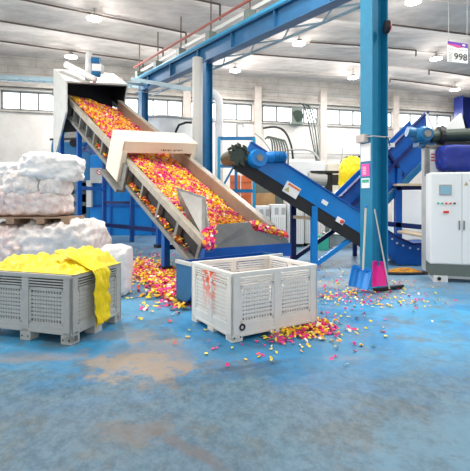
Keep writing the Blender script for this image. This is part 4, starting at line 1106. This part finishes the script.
hose([(263,128,22),(276,127,22),(285,132,22),(291,145,22),(293,159,22)], .06, 'dark', 'dark hose arching widest right of the ribbed hose bundle', None)
for k in range(7):
    x = 265+k*2.6; hose([(x,138+abs(k-2)*.6,16.1),(x+4,136.5+k*.7,16.1),(x+7,143+k,16.1),(x+7.5,156,16.1),(x+7.5,180.5,16.1)], .035, 'plinth', 'short curved dark hose in the ribbed bundle above belt motor', 'ribbed hose bundle above the belt motor')
MB().tube([wp(240,152.5,y0=25.8), wp(392,155,y0=25.8)], .04, 6).build('wall_pipe', 'mark_grey', label='thin horizontal pipe along the lower back wall', cat='pipe')
MB().tube([wp(342.5,148,y0=25.7), wp(342.5,157,y0=25.7)], .04, 6).build('wall_valve', 'mark_grey', label='small valve stem on the thin wall pipe', cat='valve')

# ---------------------------------------------------------------- scraps on the floor
def scatter(name, zones, label, seed, size=.06):
    rr = random.Random(seed); mb = MB()
    for kind, args, n, hh_ in zones:
        for k in range(n):
            if kind == 'line':
                (x0,y0_),(x1,y1_), sp = args; t = rr.random(); px = x0+(x1-x0)*t+rr.gauss(0,sp); py = y0_+(y1_-y0_)*t+rr.gauss(0,sp*.32)
            else:
                x0,y0_,sx_,sy_ = args; px = rr.gauss(x0,sx_); py = rr.gauss(y0_,sy_)
            py = max(py, 236)
            g = G(px, py); q = (g-c0); ua, ub = q.dot(aR), q.dot(bR)
            if -.03 < ua < 1.26 and -.03 < ub < 1.04: continue
            q = (g-c1); ua, ub = q.dot(aL), q.dot(bL)
            if -.03 < ua < 1.26 and -.03 < ub < 1.04: continue
            q = g-tb; ua, ub = q.dot(D1), q.dot(W)
            if -.05 < ua < .55 and -.05 < ub < 1.85: continue
            if (g-cb).length < .34: continue
            z = .004+abs(rr.gauss(0,hh_))
            flake(mb, g+UP*(z+.01), UP+V((rr.gauss(0,.3), rr.gauss(0,.3), 0)), size, rr, rr.choices(range(7), [.22,.14,.36,.06,.05,.07,.10])[0])
    mb.cur = 0
    for v in mb.v: v.z = max(v.z, .003)
    mb.build(name, FL, kind='stuff', label=label, cat='plastic scraps', origin=(0,7,0))
scatter('scrap_litter', [('line',((136,268),(188,306),9),1300,.03),('line',((133,262),(175,280),8),700,.025),('blob',(160,285,14,8),160,.01),('blob',(150,262,18,6),140,.01),('blob',(150,300,25,12),30,.0)],
  'dense drift of pink and yellow scraps on floor beneath the inclined conveyor', 21, .075)
scatter('scrap_litter', [('line',((270,335),(322,325),5),300,.02),('blob',(318,328,9,4),110,.015),('line',((268,340),(330,332),9),90,.0)],
  'pile of yellow and pink scraps along the front edge of pale crate', 22, .06)
scatter('scrap_litter', [('blob',(330,320,45,16),90,0),('blob',(215,330,22,12),26,0),('blob',(270,350,30,8),22,0),('line',((320,300),(400,285),10),160,0),('blob',(340,280,30,10),150,0),('blob',(350,335,30,10),26,0),('blob',(110,310,30,12),14,0),('blob',(385,300,30,5),110,0)],
  'sparse scraps scattered across the blue floor around the crates and column', 23, .045)

# ---------------------------------------------------------------- light, camera, view
w = bpy.data.worlds.new('world'); bpy.context.scene.world = w; w.use_nodes = True
w.node_tree.nodes['Background'].inputs[0].default_value = (1,.98,.96,1); w.node_tree.nodes['Background'].inputs[1].default_value = .45
# added front fill light behind the camera, where the hall is left open
area(V((2,-3,4.2)), 330, 16, (1,.98,.95), (math.radians(90),0,0), 8)
for px in (28,152,221,290,359,424):
    p = wp(px, z=6.9, y0=25.7); area(p, 160, 3.4, (1,.98,.96), (math.radians(-90),0,math.atan(WS)), 1.1)
sc = bpy.context.scene
cam = bpy.data.cameras.new('camera'); co = bpy.data.objects.new('camera', cam); C.objects.link(co)
co.location = (0,0,CH); co.rotation_euler = (math.radians(90),0,0)
cam.sensor_fit = 'HORIZONTAL'; cam.sensor_width = 36; cam.lens = F/470*36; cam.shift_y = -(235.5-HY)/470; cam.clip_start = .05; cam.clip_end = 200
sc.camera = co
vs = sc.view_settings; vs.view_transform = 'Standard'; vs.look = 'None'; vs.gamma = 1; vs.use_curve_mapping = False; vs.exposure = .0
